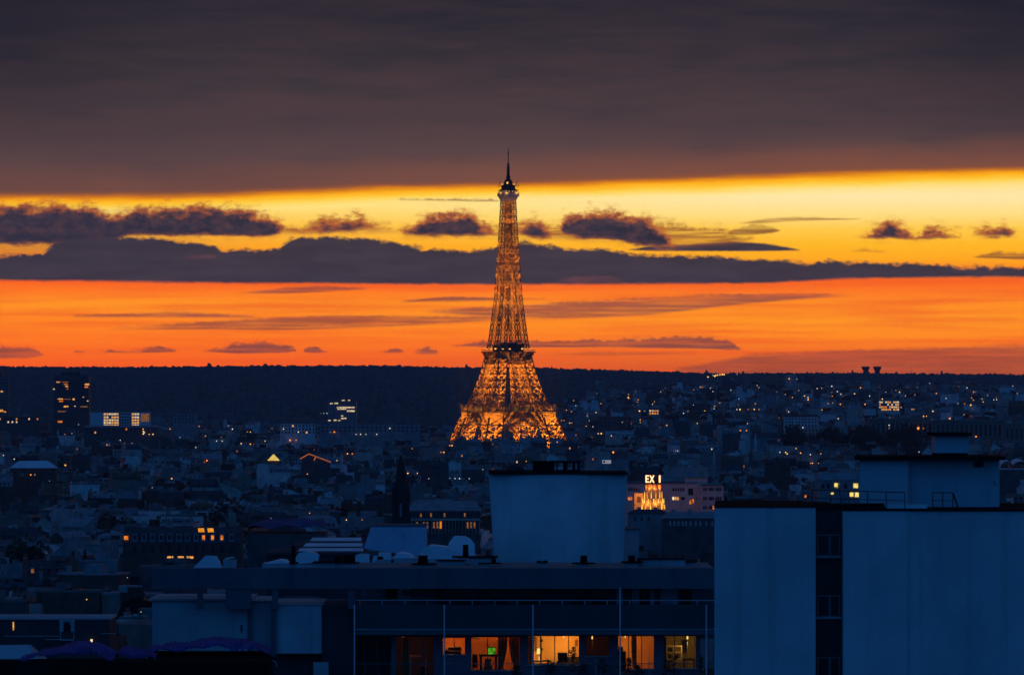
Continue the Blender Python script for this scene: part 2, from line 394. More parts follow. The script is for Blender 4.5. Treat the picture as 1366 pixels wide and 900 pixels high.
def ss(v, a, b):
    q = min(1.0, max(0.0, (v - a) / (b - a))); return q * q * (3 - 2 * q)
def lerp_table(tab, v):
    if v <= tab[0][0]: return tab[0][1]
    for (a, p), (b, q) in zip(tab, tab[1:]):
        if v <= b: return p + (q - p) * (v - a) / (b - a)
    return tab[-1][1]

# ------------------------------------------------------------------ terrain
NEAR = [(-400, 60), (0, 58), (150, 54), (300, 50), (450, 45), (600, 37), (800, 25), (1000, 14), (1300, 5), (1600, 1), (2000, 0)]
RIDGE = [(-900, 489), (0, 488), (120, 489), (200, 489), (340, 487), (500, 487), (600, 489), (700, 489.5), (850, 494), (900, 495.5), (960, 497.5), (1024, 497), (1150, 497), (1366, 499), (2300, 501)]
def terr(x, y):
    z = lerp_table(NEAR, y)
    if y < 2500: return z
    px = 683 + F * x / y
    right = ss(px, 690, 830)
    z += ss(px, 800, 960) * 24 * ss(y, 4300, 4900)
    top = CZ + (512 - lerp_table(RIDGE, px)) * 12000 / F - 15
    zl = top * ss(y, 7900, 12000) ** 0.8
    k = max(0.0, min(1.0, (y - 5900) / 6100))
    zr = 24 * ss(px, 800, 960) + (top - 24 * ss(px, 800, 960)) * (k ** 0.85)
    if y > 12000: return top - (y - 12000) * 0.01
    return max(z if y < 7000 else 0, zl * (1 - right) + zr * right if y > 5900 else z)
ys = [-400, -100, 100, 200, 300, 400, 500, 600, 700, 800, 900, 1000, 1150, 1300, 1450, 1600, 1800, 2000, 2500, 3000, 3500, 4000, 4300, 4500, 4700, 4900, 5200, 5600, 5900] + list(range(6100, 12001, 200)) + [12300, 13000, 14500, 16000]
def sheet(name, ys, xs_of, dz, m, kind='structure'):
    mb = MB(); rows = []
    n = 61
    for y in ys:
        for i in range(n):
            x = xs_of(y, i / (n - 1)); mb.v.append((x, y, terr(x, y) + dz))
    for j in range(len(ys) - 1):
        for i in range(n - 1):
            a = j * n + i; mb.f.append((a, a + 1, a + 1 + n, a + n)); mb.m.append(0); mb.sm.append(True)
    return tag(mb.build(name, m), kind=kind)
GROUND = mat('city_ground', (0.06, 0.06, 0.062), 0.95, 0.4, 0.02)
HILLM = mat('wooded_hillside', (0.11, 0.105, 0.095), 1.0, 0.5, 0.012)
sheet('ground', ys, lambda y, u: (u - 0.5) * 2 * (900 + 0.14 * max(y, 0)), 0.0, GROUND)
sheet('hills', [y for y in ys if y >= 7500], lambda y, u: (u - 0.5) * 2 * (880 + 0.14 * y), 0.5, HILLM)

# haze: one closed box of even, thin air round the whole scene
hz = MB(); hz.box(-3400, 3400, -450, 16100, -8, 347)
hm = bpy.data.materials.new('haze'); hm.use_nodes = True; t_ = hm.node_tree; t_.nodes.clear()
pv = t_.nodes.new('ShaderNodeVolumePrincipled'); pv.inputs['Density'].default_value = SIG; pv.inputs['Color'].default_value = (0.76, 0.8, 1.0, 1)
pv.inputs['Anisotropy'].default_value = 0.2
ho = t_.nodes.new('ShaderNodeOutputMaterial'); t_.links.new(pv.outputs[0], ho.inputs['Volume'])
hm.cycles.homogeneous_volume = True
tag(hz.build('haze', hm), kind='stuff')

# woods on the hill: leaf clumps, densest along the crest
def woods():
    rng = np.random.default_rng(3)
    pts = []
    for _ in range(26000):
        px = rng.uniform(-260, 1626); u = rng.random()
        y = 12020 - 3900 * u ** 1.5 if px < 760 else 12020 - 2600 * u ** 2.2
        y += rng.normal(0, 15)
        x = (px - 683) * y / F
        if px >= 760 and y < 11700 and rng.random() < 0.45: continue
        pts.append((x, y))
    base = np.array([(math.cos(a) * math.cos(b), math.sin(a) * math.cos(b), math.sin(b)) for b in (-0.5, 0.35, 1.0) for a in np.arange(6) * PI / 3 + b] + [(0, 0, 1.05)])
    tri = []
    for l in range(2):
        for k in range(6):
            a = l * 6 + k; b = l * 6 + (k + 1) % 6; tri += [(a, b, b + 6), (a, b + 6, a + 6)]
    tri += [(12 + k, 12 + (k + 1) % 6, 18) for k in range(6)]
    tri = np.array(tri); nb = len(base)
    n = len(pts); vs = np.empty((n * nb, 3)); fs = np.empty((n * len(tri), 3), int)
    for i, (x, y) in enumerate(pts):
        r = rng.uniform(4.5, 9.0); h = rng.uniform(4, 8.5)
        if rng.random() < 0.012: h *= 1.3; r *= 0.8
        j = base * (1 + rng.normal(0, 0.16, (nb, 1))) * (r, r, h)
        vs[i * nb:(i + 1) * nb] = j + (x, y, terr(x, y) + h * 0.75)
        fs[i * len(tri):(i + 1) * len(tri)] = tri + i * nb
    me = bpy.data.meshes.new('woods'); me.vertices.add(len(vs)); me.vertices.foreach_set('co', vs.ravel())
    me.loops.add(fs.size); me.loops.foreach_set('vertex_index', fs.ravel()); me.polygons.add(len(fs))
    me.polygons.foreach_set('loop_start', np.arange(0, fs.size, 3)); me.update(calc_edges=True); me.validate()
    me.materials.append(mat('haze_lifted_woods', (0.12, 0.115, 0.105), 1.0, 0.3, 0.02))  # colour lifted to stand in for haze over the hill
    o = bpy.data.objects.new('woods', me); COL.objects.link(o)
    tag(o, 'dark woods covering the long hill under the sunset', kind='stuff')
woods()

# ------------------------------------------------------------------ the lattice tower
TD = 5621.0
TX = X(678.0, TD)
tower = thing('lattice_tower', 'tall iron lattice tower lit gold, standing over the rooftops against the sunset', 'tower', (TX, TD, 0), rz=math.radians(24))
tower['_local'] = 1
TOP = CZ + (512 - 197) * TD / F
OUT = [(0, 62.5), (12, 57), (29, 44.5), (43, 39.5), (57, 34.5), (67, 29.5), (80, 25.2), (98, 20), (115, 16.8), (129, 14.6), (148, 12.6), (170, 10.4), (207, 8.3), (244, 6.6), (267, 5.6), (276, 5.5)]
LEGW = [(0, 23), (57, 13.6), (115, 7.6), (150, 6.6), (190, 6.8), (205, 7.4), (276, 5.5)]
def ow_(h): return lerp_table(OUT, h)
def lw_(h): return min(lerp_table(LEGW, h), ow_(h) - 0.35)
def corners(sx, sy, h):
    o = ow_(h); i = o - lw_(h)
    return [Vector((sx * a, sy * b, h)) for a, b in ((o, o), (i, o), (i, i), (o, i))]
def leg_lattice(mb, sx, sy, levels, chord, brace, cols=1, inner=True):
    for h0, h1 in zip(levels, levels[1:]):
        A = corners(sx, sy, h0); B = corners(sx, sy, h1)
        for k in range(4):
            a0, b0, a1, b1 = A[k], A[(k + 1) % 4], B[k], B[(k + 1) % 4]
            mb.bar(a0, a1, chord * (1.0 if k in (0, 1, 3) else 0.8))
            mb.bar(a0, b0, brace * 1.25)
            for c in range(cols):
                u0, u1 = c / cols, (c + 1) / cols
                p0, q0 = a0.lerp(b0, u0), a0.lerp(b0, u1); p1, q1 = a1.lerp(b1, u0), a1.lerp(b1, u1)
                mb.bar(p0, q1, brace); mb.bar(q0, p1, brace)
                if c: mb.bar(p0, p1, brace)
        if inner: mb.bar(A[0], A[2], brace); mb.bar(A[1], A[3], brace)
SGN = [(1, 1), (-1, 1), (-1, -1), (1, -1)]
low = [0, 10, 20, 29, 37, 44.5, 52]
mid = [58, 66, 74, 81.5, 88.5, 95, 101, 106.5, 112]
hi = [120]
while hi[-1] < 270: hi.append(hi[-1] + max(6.4, 10.5 - 0.03 * (hi[-1] - 120)))
hi[-1] = 267
for sx, sy in SGN:
    mb = MB(); leg_lattice(mb, sx, sy, low, 2.0, 1.1, 1, False); mb.build('leg', IRON, tower)
    mb = MB(); leg_lattice(mb, sx, sy, mid, 1.6, 0.95, 1, False); mb.build('pillar', IRON, tower)
mb = MB()
for sx, sy in SGN: leg_lattice(mb, sx, sy, hi, 0.95, 0.7, 1, False)
for h in hi[::2]:                                   # belts round the shaft and the lift guides within
    o = ow_(h)
    for a, b in ((0, 1), (1, 2), (2, 3), (3, 0)):
        mb.bar(Vector((SGN[a][0] * o, SGN[a][1] * o, h)), Vector((SGN[b][0] * o, SGN[b][1] * o, h)), 0.6)
mb.build('shaft', IRON, tower)
mb = MB()
for sx, sy in SGN:
    for h0, h1 in zip(hi, hi[1:]): mb.bar((sx * 1.7, sy * 1.7, h0), (sx * 1.6, sy * 1.6, h1), 0.45)
for h in hi[::2]:
    mb.bar((-1.7, -1.7, h), (1.7, -1.7, h), 0.4); mb.bar((-1.7, 1.7, h), (1.7, 1.7, h), 0.4)
mb.build('lift_guide', IRON, tower)

def girder(mb, half, z0, z1, n, solid=0.0):
    """lattice girder between the four legs, seen on each face"""
    for k in range(4):
        R4 = Matrix.Rotation(k * PI / 2, 3, 'Z')
        for e in range(n):
            x0 = -half + 2 * half * e / n; x1 = -half + 2 * half * (e + 1) / n
            pts = [R4 @ Vector(p) for p in ((x0, -half, z0), (x1, -half, z0), (x1, -half, z1), (x0, -half, z1))]
            mb.bar(pts[0], pts[2], 0.55); mb.bar(pts[1], pts[3], 0.55); mb.bar(pts[0], pts[3], 0.7)
            m0 = (pts[0] + pts[3]) / 2; m1 = (pts[1] + pts[2]) / 2; mb.bar(m0, m1, 0.5)
            c0 = (pts[0] + pts[1]) / 2; c1 = (pts[3] + pts[2]) / 2; mb.bar(c0, c1, 0.5)
        for z in (z0, z1):
            mb.bar(R4 @ Vector((-half, -half, z)), R4 @ Vector((half, -half, z)), 1.1)
def ring(mb, half, wid, z0, z1):
    for k in range(4):
        R4 = Matrix.Rotation(k * PI / 2, 3, 'Z')
        b = [(-half, -half, z0), (half - wid, -half, z0), (half - wid, -half + wid, z0), (-half, -half + wid, z0)]
        mb.hexa([tuple(R4 @ Vector(p)) for p in b], [tuple(R4 @ Vector((p[0], p[1], z1))) for p in b])
# first platform
mb = MB(); ring(mb, 35.4, 12, 55.6, 57.6); ring(mb, 36.9, 1.2, 57.6, 58.3)
p1 = mb.build('first_platform', IRON, tower)
mb = MB(); girder(mb, 34.9, 46.5, 55.4, 22); ring(mb, 33.6, 0.5, 47.5, 55.5); mb.build('lower_girder', IRON, tower)
mb = MB()
for k in range(4):
    R4 = Matrix.Rotation(k * PI / 2, 3, 'Z')
    for e in range(25):
        x = -36.4 + 72.8 * e / 24; q = R4 @ Vector((x, -36.4, 58.3)); mb.bar(q, q + Vector((0, 0, 6.2)), 0.4)
    for z, wd in ((60.0, 0.3), (64.5, 0.7)): mb.bar(R4 @ Vector((-36.4, -36.4, z)), R4 @ Vector((36.4, -36.4, z)), wd)
mb.build('gallery_railing', IRON, tower)
for k in range(4):
    R4 = Matrix.Rotation(k * PI / 2, 3, 'Z'); mb = MB()
    b = [(-17, -33, 57.7), (13, -33, 57.7), (13, -24, 57.7), (-17, -24, 57.7)]
    mb.hexa([tuple(R4 @ Vector(p)) for p in b], [tuple(R4 @ Vector((p[0], p[1] + 1.0, 62.6 + k % 2))) for p in b]); mb.build('pavilion', DARKMETAL, tower)
# arches under the first platform
for k in range(4):
    R4 = Matrix.Rotation(k * PI / 2, 3, 'Z'); mb = MB(); prev = None
    for e in range(29):
        a = PI * (0.06 + 0.88 * e / 28)
        ri, ro = 36.5, 39.5
        zi, zo = 8.5 + math.sin(a) * 36.5, 8.5 + math.sin(a) * 39.6
        yi = -lerp_table(OUT, max(zi, 0)) + 1.5; yo = -lerp_table(OUT, max(zo, 0)) + 1.5
        pi_ = R4 @ Vector((math.cos(a) * ri, yi, zi)); po = R4 @ Vector((math.cos(a) * ro, yo, zo))
        if prev:
            mb.bar(prev[0], pi_, 0.9); mb.bar(prev[1], po, 0.9); mb.bar(prev[0], po, 0.45); mb.bar(prev[1], pi_, 0.45)
            if 5 < e < 24: mb.bar(po, Vector((po.x, po.y, 46.5)), 0.4)
        mb.bar(pi_, po, 0.45); prev = (pi_, po)
    mb.build('arch', IRON, tower)
# second platform
mb = MB(); ring(mb, 19.0, 7.5, 113.2, 115.7); ring(mb, 20.4, 2.2, 115.7, 117.0); ring(mb, 18.0, 6.0, 111.6, 113.2)
mb.build('second_platform', IRON, tower)
mb = MB(); girder(mb, 17.4, 104.5, 111.4, 14); ring(mb, 17.0, 0.5, 107.5, 111.4); mb.build('upper_girder', IRON, tower)
mb = MB()
for k in range(4):
    R4 = Matrix.Rotation(k * PI / 2, 3, 'Z')
    for e in range(17):
        q = R4 @ Vector((-20 + 2.5 * e, -20, 117)); mb.bar(q, q + Vector((0, 0, 1.8)), 0.3)
    mb.bar(R4 @ Vector((-20, -20, 118.8)), R4 @ Vector((20, -20, 118.8)), 0.4)
mb.build('platform_railing', IRON, tower)
mb = MB(); mb.box(-11.5, -3, -12, 12, 117, 123.2); mb.box(3, 11.5, -12, 12, 117, 123.8); mb.box(-10, 10, -12.5, -4, 117, 122.2); mb.box(-5, 5, -8, 8, 122, 125.6)
for q in range(-10, 11, 4): mb.box(q, q + 1.8, -12.9, -11, 121, 124.3 + q % 3)
mb.build('restaurant_block', DARKMETAL, tower)
gl_ = glow('gold_lamp', lin((255, 190, 90)), 1.3)
for k in range(4):
    R4 = Matrix.Rotation(k * PI / 2, 3, 'Z')
    for x in (-13.5, -6 + k, 7.5):
        q = R4 @ Vector((x, -17.2, 119.0)); mb = MB(); mb.box(q.x - 0.7, q.x + 0.7, q.y - 0.7, q.y + 0.7, q.z, q.z + 1.2 + 0.03 * x); mb.build('platform_lamp', gl_, tower)
def squash(m):
    m.v = [(x, y, 270 + (z - 277) * .862) for x, y, z in m.v]; return m
# top
mb = MB()
mb.hexa([(-5.6, -5.6, 271), (5.6, -5.6, 271), (5.6, 5.6, 271), (-5.6, 5.6, 271)], [(-7.4, -7.4, 277), (7.4, -7.4, 277), (7.4, 7.4, 277), (-7.4, 7.4, 277)])
mb.box(-8.2, 8.2, -8.2, 8.2, 277, 281.2); squash(mb).build('top_cabin', IRON_GREY, tower)
mb = MB(); mb.box(-6.2, 6.2, -6.2, 6.2, 281.2, 285.5); mb.box(-7.6, 7.6, -7.6, 7.6, 284.0, 284.7)
for e in range(12):
    for s in (-1, 1): mb.bar((-7.5 + 15 * e / 11, s * 7.5, 281.2), (-7.5 + 15 * e / 11, s * 7.5, 284), 0.25); mb.bar((s * 7.5, -7.5 + 15 * e / 11, 281.2), (s * 7.5, -7.5 + 15 * e / 11, 284), 0.25)
mb.box(-5.2, 5.2, -5.2, 5.2, 285.5, 289.4); mb.box(-6.6, 6.6, -6.6, 6.6, 289.4, 290.0)
for s in (-1, 1):
    for q in (-1, 1):
        mb.bar((s * 6, q * 6, 290), (s * 6.4, q * 6.4, 295), 0.5); mb.bar((s * 5.2, q * 7, 288), (s * 8, q * 7, 288.6), 0.5); mb.bar((s * 8, q * 7, 287.6), (s * 8, q * 7, 291), 0.45)
squash(mb).build('upper_gallery', DARKMETAL, tower)
mb = MB(); mb.lathe(0, 0, [(4.6, 290), (4.5, 292), (3.9, 294.5), (2.6, 296.6), (1.6, 297.4)], 8, rot=PI / 8); mb.lathe(0, 0, [(1.9, 297.4), (2.3, 299), (2.3, 300.5), (1.5, 301)], 8); squash(mb).build('dome', DARKMETAL, tower)
mb = MB(); mb.lathe(0, 0, [(1.6, 301), (1.6, 308), (1.1, 314.5), (0.7, 315.5)], 6); mb.bar((0, 0, 314), (0, 0, 327), 0.9, n=6); mb.bar((0, 0, 326), (0, 0, 332.6), 0.55, n=6)
mb.bar((-2.2, 0, 326.5), (2.2, 0, 326.5), 0.5); mb.bar((0, -2.2, 326.5), (0, 2.2, 326.5), 0.5); mb.bar((0, 0, 325.8), (0, 0, 327.6), 1.0)
squash(mb).build('antenna', DARKMETAL, tower)
bg_ = glow('beacon_glow', lin((255, 190, 90)), 1.3)
for q in ((-3.3, -5.4, 291.2), (3.6, -5.2, 290.4), (-5.4, 3, 290.4)):
    mb = MB(); mb.box(q[0] - 0.6, q[0] + 0.6, q[1] - 0.6, q[1] + 0.6, q[2], q[2] + (2.4 if q[0] == -3.3 else 0.9)); squash(mb).build('beacon', bg_, tower)
cg_ = glow('cabin_window_glow', lin((255, 225, 180)), 0.6)
for q in (-5, -2, 1, 4):
    mb = MB(); mb.box(q * 1.1, q * 1.1 + 1.2, -6.26, -6.2, 282.2, 283.3); squash(mb).build('cabin_window', cg_, tower)
    mb = MB(); mb.box(-6.26, -6.2, q * 1.1, q * 1.1 + 1.2, 282.2, 283.3); squash(mb).build('cabin_window', cg_, tower)
# floodlights inside the legs and the shaft
LIGHTN = [0]
def lamp(loc, power, col=(1.0, 0.45, 0.1), rad=0.6, parent=None, name='floodlight'):
    l = bpy.data.lights.get('%s_%d' % (name, int(power))) or bpy.data.lights.new('%s_%d' % (name, int(power)), 'POINT')
    l.energy = power; l.color = col; l.shadow_soft_size = rad
    o = bpy.data.objects.new(name, l); o.location = loc; COL.objects.link(o)
    if parent is not None: o.parent = parent
    return o
GOLD = (1.0, 0.40, 0.028)
def spot(loc, aim, power, ang, col=GOLD, parent=None, name='floodlight'):
    key = '%s_spot_%d_%d' % (name, int(power), ang)
    l = bpy.data.lights.get(key) or bpy.data.lights.new(key, 'SPOT')
    l.energy = power; l.color = col; l.shadow_soft_size = 0.5; l.spot_size = math.radians(ang); l.spot_blend = 0.6
    o = bpy.data.objects.new(name, l); o.location = loc
    o.rotation_euler = (Vector(aim) - Vector(loc)).to_track_quat('-Z', 'Y').to_euler(); COL.objects.link(o)
    if parent is not None: o.parent = parent
for sx, sy in SGN:
    for h, p in ((16, 90000), (26, 90000), (35, 90000), (59, 85000), (66, 80000), (75, 70000), (84, 55000), (93, 42000), (101, 26000)):
        c = ow_(h) - lw_(h) / 2; c1 = ow_(h + 12) - lw_(h + 12) / 2
        spot((sx * c, sy * c, h), (sx * c1, sy * c1, h + 12), p * 15.0, 80 if h < 50 else 60, parent=tower)
for k in range(4):
    R4 = Matrix.Rotation(k * PI / 2, 3, 'Z')
    for x in (-30, -18, -6, 6, 18, 30): lamp(tuple(R4 @ Vector((x, -35.2, 60.5))), 900, GOLD, parent=tower)
    for x in (-24, 0, 24): lamp(tuple(R4 @ Vector((x, -38.5, 46.0))), 1100, GOLD, parent=tower)
for q in ((-5.5, -8.5, 281.5), (5.5, -8.5, 281.5), (-8.5, 0, 281.5), (-4, -6, 279), (4, -6.5, 279)): lamp((q[0], q[1], 270 + (q[2] - 277) * .862), 900, GOLD, parent=tower)
for q in ((-8.6, -8.6), (0, -9.5), (8.6, -8.6), (-9.5, 0)): lamp((q[0], q[1], 263), 350, GOLD, parent=tower)
for h in range(122, 268, 8):
    c = ow_(h) * 0.5
    p = 105000 * (0.1 + 0.9 * (ow_(h) / 14.0) ** 2)
    for sx, sy in SGN[(h // 8) % 2::2]: spot((sx * c, sy * c, h), (sx * c * 0.95, sy * c * 0.95, h + 12), p, 120, parent=tower)

# ------------------------------------------------------------------ special buildings and far landmarks
RECTS = []                      # what the landmarks hide: (x0, x1, ytop, ybottom, distance) for the crowd of roofs below
def occ(x0, x1, yt, yb, d): RECTS.append((x0, x1, yt, yb, d))
def lit_part(root, name, m, x0, x1, yt, yb, d, dep=0.12):
    mb = MB(); pbox(mb, x0, x1, yt, yb, d - dep, d - 0.02); return mb.build(name, m, root)
def at(px, d): return (X(px, d), d, terr(X(px, d), d))

# dark office towers on the left edge of the plain
def highrise(px0, px1, py, d, dep, label, wallm, floors, group=None, cap=True):
    r = thing('office_tower', label, 'tower', at((px0 + px1) / 2, d), group)
    g = terr(X((px0 + px1) / 2, d), d); mb = MB(); z1 = Z(py, d)
    mb.box(X(px0, d), X(px1, d), d, d + dep, g - 3, z1); mb.build('wall', wallm, r)
    n = int((z1 - g) / 3.3); mb = MB(); w_ = X(px1, d) - X(px0, d)
    for i in range(2, n): mb.box(X(px0, d) - 0.25, X(px1, d) + 0.25, d - 0.3, d + dep + 0.3, g + i * 3.3, g + i * 3.3 + 0.9)
    mb.build('floor_band', DARKMETAL, r)
    mb = MB(); mb.box(X(px0, d) + w_ * 0.2, X(px1, d) - w_ * 0.25, d + 3, d + dep - 3, z1, z1 + 3.5); mb.bar((X((px0 + px1) / 2, d), d + 5, z1 + 3), (X((px0 + px1) / 2, d), d + 5, z1 + 9), 0.4); mb.build('roof_plant', DARKMETAL, r)
    for (a, b, yt, yb, k) in floors: lit_part(r, 'lit_window', LITS[k], a, b, yt, yb, d, 0.35)
    occ(px0, px1, py, 640, d); return r
TWALL = mat('tower_cladding', (0.07, 0.075, 0.08), 0.6, 0.3, 0.06)
highrise(72, 118.5, 500, 6500, 26, 'tall dark office tower with scattered amber windows, standing alone above the plain', TWALL,
    [(75, 80, 508.8, 510.2, 0), (82.5, 91, 508.8, 510.2, 3), (85, 90, 511.8, 513, 1), (87, 91, 514.5, 516, 0), (113, 119, 511.5, 513.5, 0), (113, 117.5, 515, 517, 1), (70.5, 73, 518, 519.5, 2), (77, 84, 531.3, 532.7, 0), (86, 94, 531.7, 532.8, 3), (97, 99.5, 531, 533.5, 0), (79, 84, 534, 536, 1), (85, 91, 541, 543, 0), (107, 117, 541.4, 543, 3), (77, 88, 547.8, 549.3, 3), (77, 83, 561, 563.5, 1), (99, 101, 541, 542, 2), (116, 118, 534, 535, 2), (89, 91, 518, 519, 1), (110, 112, 529, 530, 0)])
highrise(-26, 11, 502, 6300, 22, 'tower block cut by the edge of the plain, pale ribs and a few amber windows', mat('tower_ribs', (0.16, 0.16, 0.165), 0.7, 0.3, 0.08),
    [(1, 4, 521, 523, 0), (0, 4, 546, 549, 0), (5, 8, 548, 550, 1), (-12, -8, 530, 532, 0)])
# white lit slab
d = 6050; r = thing('office_slab', 'long white office slab with rows of glowing windows beside the dark tower', 'building', at(160, d))
mb = MB(); pbox(mb, 120.5, 200, 549.5, 620, d, d + 16); mb.build('wall', mat('white_panel', (0.62, 0.62, 0.62), 0.7, 0.12, 0.05), r)
mb = MB(); pbox(mb, 119.5, 201, 548.6, 549.5, d - 0.4, d + 16.4); mb.build('roof', ROOFS[3], r)
for yt in (551, 555.2, 559.0, 562.6, 566.0):
    for x in np.arange(138.5, 186, 3.4):
        on = (x < 158 or x > 173) and R.random() < 0.85
        lit_part(r, 'lit_window' if on else 'window', LITS[R.choice((0, 0, 2))] if on else PANE, x, x + 2.7, yt, yt + 2.2, d)
for x in np.arange(188, 199, 2.2): lit_part(r, 'lit_window', LITS[3], x, x + 1.8, 551.5, 562, d)
occ(120, 201, 549, 584, d)
# glass block in the middle distance
d = 6500; r = thing('glass_block', 'grey glass office block with white lit strips, far left of the iron tower', 'building', at(456, d))
mb = MB(); pbox(mb, 438, 475.5, 534.5, 600, d, d + 24); mb.build('wall', mat('glass_facade', (0.16, 0.17, 0.19), 0.35, 0.25, 0.06), r)
mb = MB(); pbox(mb, 434.5, 479.5, 532, 533.2, d - 3, d + 27); pbox(mb, 452, 466, 529.5, 532, d + 4, d + 18); mb.build('roof', ROOFS[3], r)
mb = MB()
for x in np.arange(438, 476, 4.1): pbox(mb, x, x + 0.5, 534, 575, d - 0.6, d - 0.05)
mb.build('fin', mat('steel_fin', (0.3, 0.31, 0.33), 0.5, 0.1), r)
for (a, b, yt, yb, k) in ((449, 473, 542.5, 544, 2), (450, 462, 545, 546, 2), (463, 473, 547, 549, 2), (446, 451, 537, 538.5, 2), (456, 460, 533, 534.5, 2), (464, 467, 533, 534.3, 2), (440, 444, 537.5, 538.6, 2), (455, 462, 557, 558.6, 2), (445, 449, 559.5, 561, 2), (451, 454, 560, 561, 2), (437.6, 441, 560, 561.2, 2), (455, 458, 554, 555, 2)):
    lit_part(r, 'lit_window', LITS[k], a, b, yt, yb, d, 0.7)
occ(436, 478, 533, 590, d)

def block(name, label, cat, px0, px1, py, d, dep, wm, rm=None, wins=None, lit=0.0, rows=3, wsp=3.6, roofh=1.2, group=None, par=0.0, yb=None, ww=1.5, wh=1.8):
    """a plain long building with window parts on the face that shows"""
    r = thing(name, label, cat, at((px0 + px1) / 2, d), group)
    g = terr(X((px0 + px1) / 2, d), d); z1 = Z(py, d)
    mb = MB(); mb.box(X(px0, d), X(px1, d), d, d + dep, g - 3, z1); mb.build('wall', wm, r)
    mb = MB()
    x0, x1 = X(px0, d) - 0.4, X(px1, d) + 0.4
    if roofh > 1.0:
        mb.hexa([(x0, d - 0.4, z1), (x1, d - 0.4, z1), (x1, d + dep + 0.4, z1), (x0, d + dep + 0.4, z1)], [(x0 + 1.5, d + dep * 0.4, z1 + roofh), (x1 - 1.5, d + dep * 0.4, z1 + roofh), (x1 - 1.5, d + dep * 0.6, z1 + roofh), (x0 + 1.5, d + dep * 0.6, z1 + roofh)])
    else: mb.box(x0, x1, d - 0.4, d + dep + 0.4, z1, z1 + roofh)
    mb.build('roof', rm or ROOFS[0], r)
    k = 0
    for i in range(rows):
        z = z1 - 1.2 - i * 3.2
        x = X(px0, d) + wsp * 0.4
        while x + ww < X(px1, d) - 0.3 and k < 96:
            on = R.random() < lit; k += 1
            mb = MB(); mb.box(x, x + ww, d - 0.1, d - 0.02, z - wh, z); mb.build('lit_window' if on else 'window', LITS[R.choice((0, 0, 1, 2))] if on else PANE, r)
            x += wsp
    occ(px0, px1, py - 2, py + 26, d); return r
# palace wings on the hill to the right, long pilastered fronts
def palace(px0, px1, py, d, label, m):
    r = thing('palace_wing', label, 'palace', at((px0 + px1) / 2, d), 'palace wings on the rise'); z1 = Z(py, d); g = terr(X((px0 + px1) / 2, d), d)
    mb = MB(); mb.box(X(px0, d), X(px1, d), d, d + 22, g - 3, z1); mb.build('wall', m, r)
    mb = MB(); mb.box(X(px0, d) - 0.8, X(px1, d) + 0.8, d - 1.6, d + 22.5, z1, z1 + 1.6); mb.build('cornice', WALLS[4], r)
    x = X(px0, d) + 1
    while x < X(px1, d) - 1.5:
        mb = MB(); mb.box(x, x + 1.6, d - 1.1, d - 0.02, g, z1 - 2); mb.build('pilaster', WALLS[4], r)
        mb = MB(); mb.box(x + 2.0, x + 3.9, d - 0.08, d - 0.02, z1 - 13, z1 - 3); mb.build('window', PANE, r); x += 4.4
    occ(px0, px1, py, 610, d)
palace(1160, 1252, 560, 5350, 'long palace wing with tall pilasters on the rise, nearer the iron tower', WALLS[4])
palace(1246, 1340, 562, 5300, 'long palace wing with tall pilasters, directly behind the roof box', WALLS[4])
palace(1338, 1420, 567, 5240, 'brownish palace pavilion with pilasters at the far end of the rise', WALLS[6])
block('apartment_building', 'apartment block with rows of yellow lit windows high on the dark slope', 'building', 1172, 1201, 534, 7400, 16, WALLS[2], ROOFS[3], lit=0.75, rows=4, wsp=2.6, roofh=0.8, wh=2.0, ww=1.9)
block('apartment_building', 'low block with two rows of yellow windows in the plain behind the iron tower', 'building', 865, 881, 545.5, 7000, 14, WALLS[1], ROOFS[3], lit=1.0, rows=2, wsp=3.0, roofh=0.8, wh=2.0, ww=2.0)
block('apartment_building', 'wide pale apartment block with a dark roof on the slope, left of the columned palace', 'building', 1046, 1092, 556, 5900, 16, WALLS[2], ROOFS[1], lit=0.02, rows=4, wsp=3.4, roofh=2.5)
block('apartment_building', 'pale hillside block lower down, in front of the wide dark-roofed one', 'building', 1052, 1128, 571, 5500, 14, WALLS[0], ROOFS[0], lit=0.03, rows=3, wsp=3.6, roofh=2.0)
block('office_building', 'tall grey block with three orange windows, right of the iron tower', 'building', 798, 842, 556, 6000, 18, WALLS[5], ROOFS[3], lit=0.0, rows=3, wsp=5.0, roofh=0.8)
block('office_building', 'pale slab building with white lit top floor, left of the gabled orange roof', 'building', 374, 420, 565, 5600, 14, WALLS[2], ROOFS[3], lit=0.18, rows=3, wsp=3.4, roofh=0.8)
block('office_building', 'very long low block with a light roof edge, below the glass block', 'building', 427, 560, 567, 5350, 16, WALLS[1], ROOFS[0], lit=0.05, rows=2, wsp=4.2, roofh=0.8)
block('office_building', 'broad flat-topped block on the horizon of roofs, right of the white lit slab', 'building', 231, 262, 552, 6300, 20, WALLS[1], ROOFS[3], lit=0.0, rows=3, wsp=4.0, roofh=0.8)
block('office_building', 'small dark flat block with one lit floor in front of the cut-off tower', 'building', -20, 52, 556, 6000, 16, WALLS[5], ROOFS[3], lit=0.25, rows=2, wsp=4.4, roofh=0.8)
block('office_building', 'long dark low block in front of the white lit slab', 'building', 112, 210, 569.5, 5650, 16, WALLS[5], ROOFS[0], lit=0.05, rows=2, wsp=4.4, roofh=1.8)
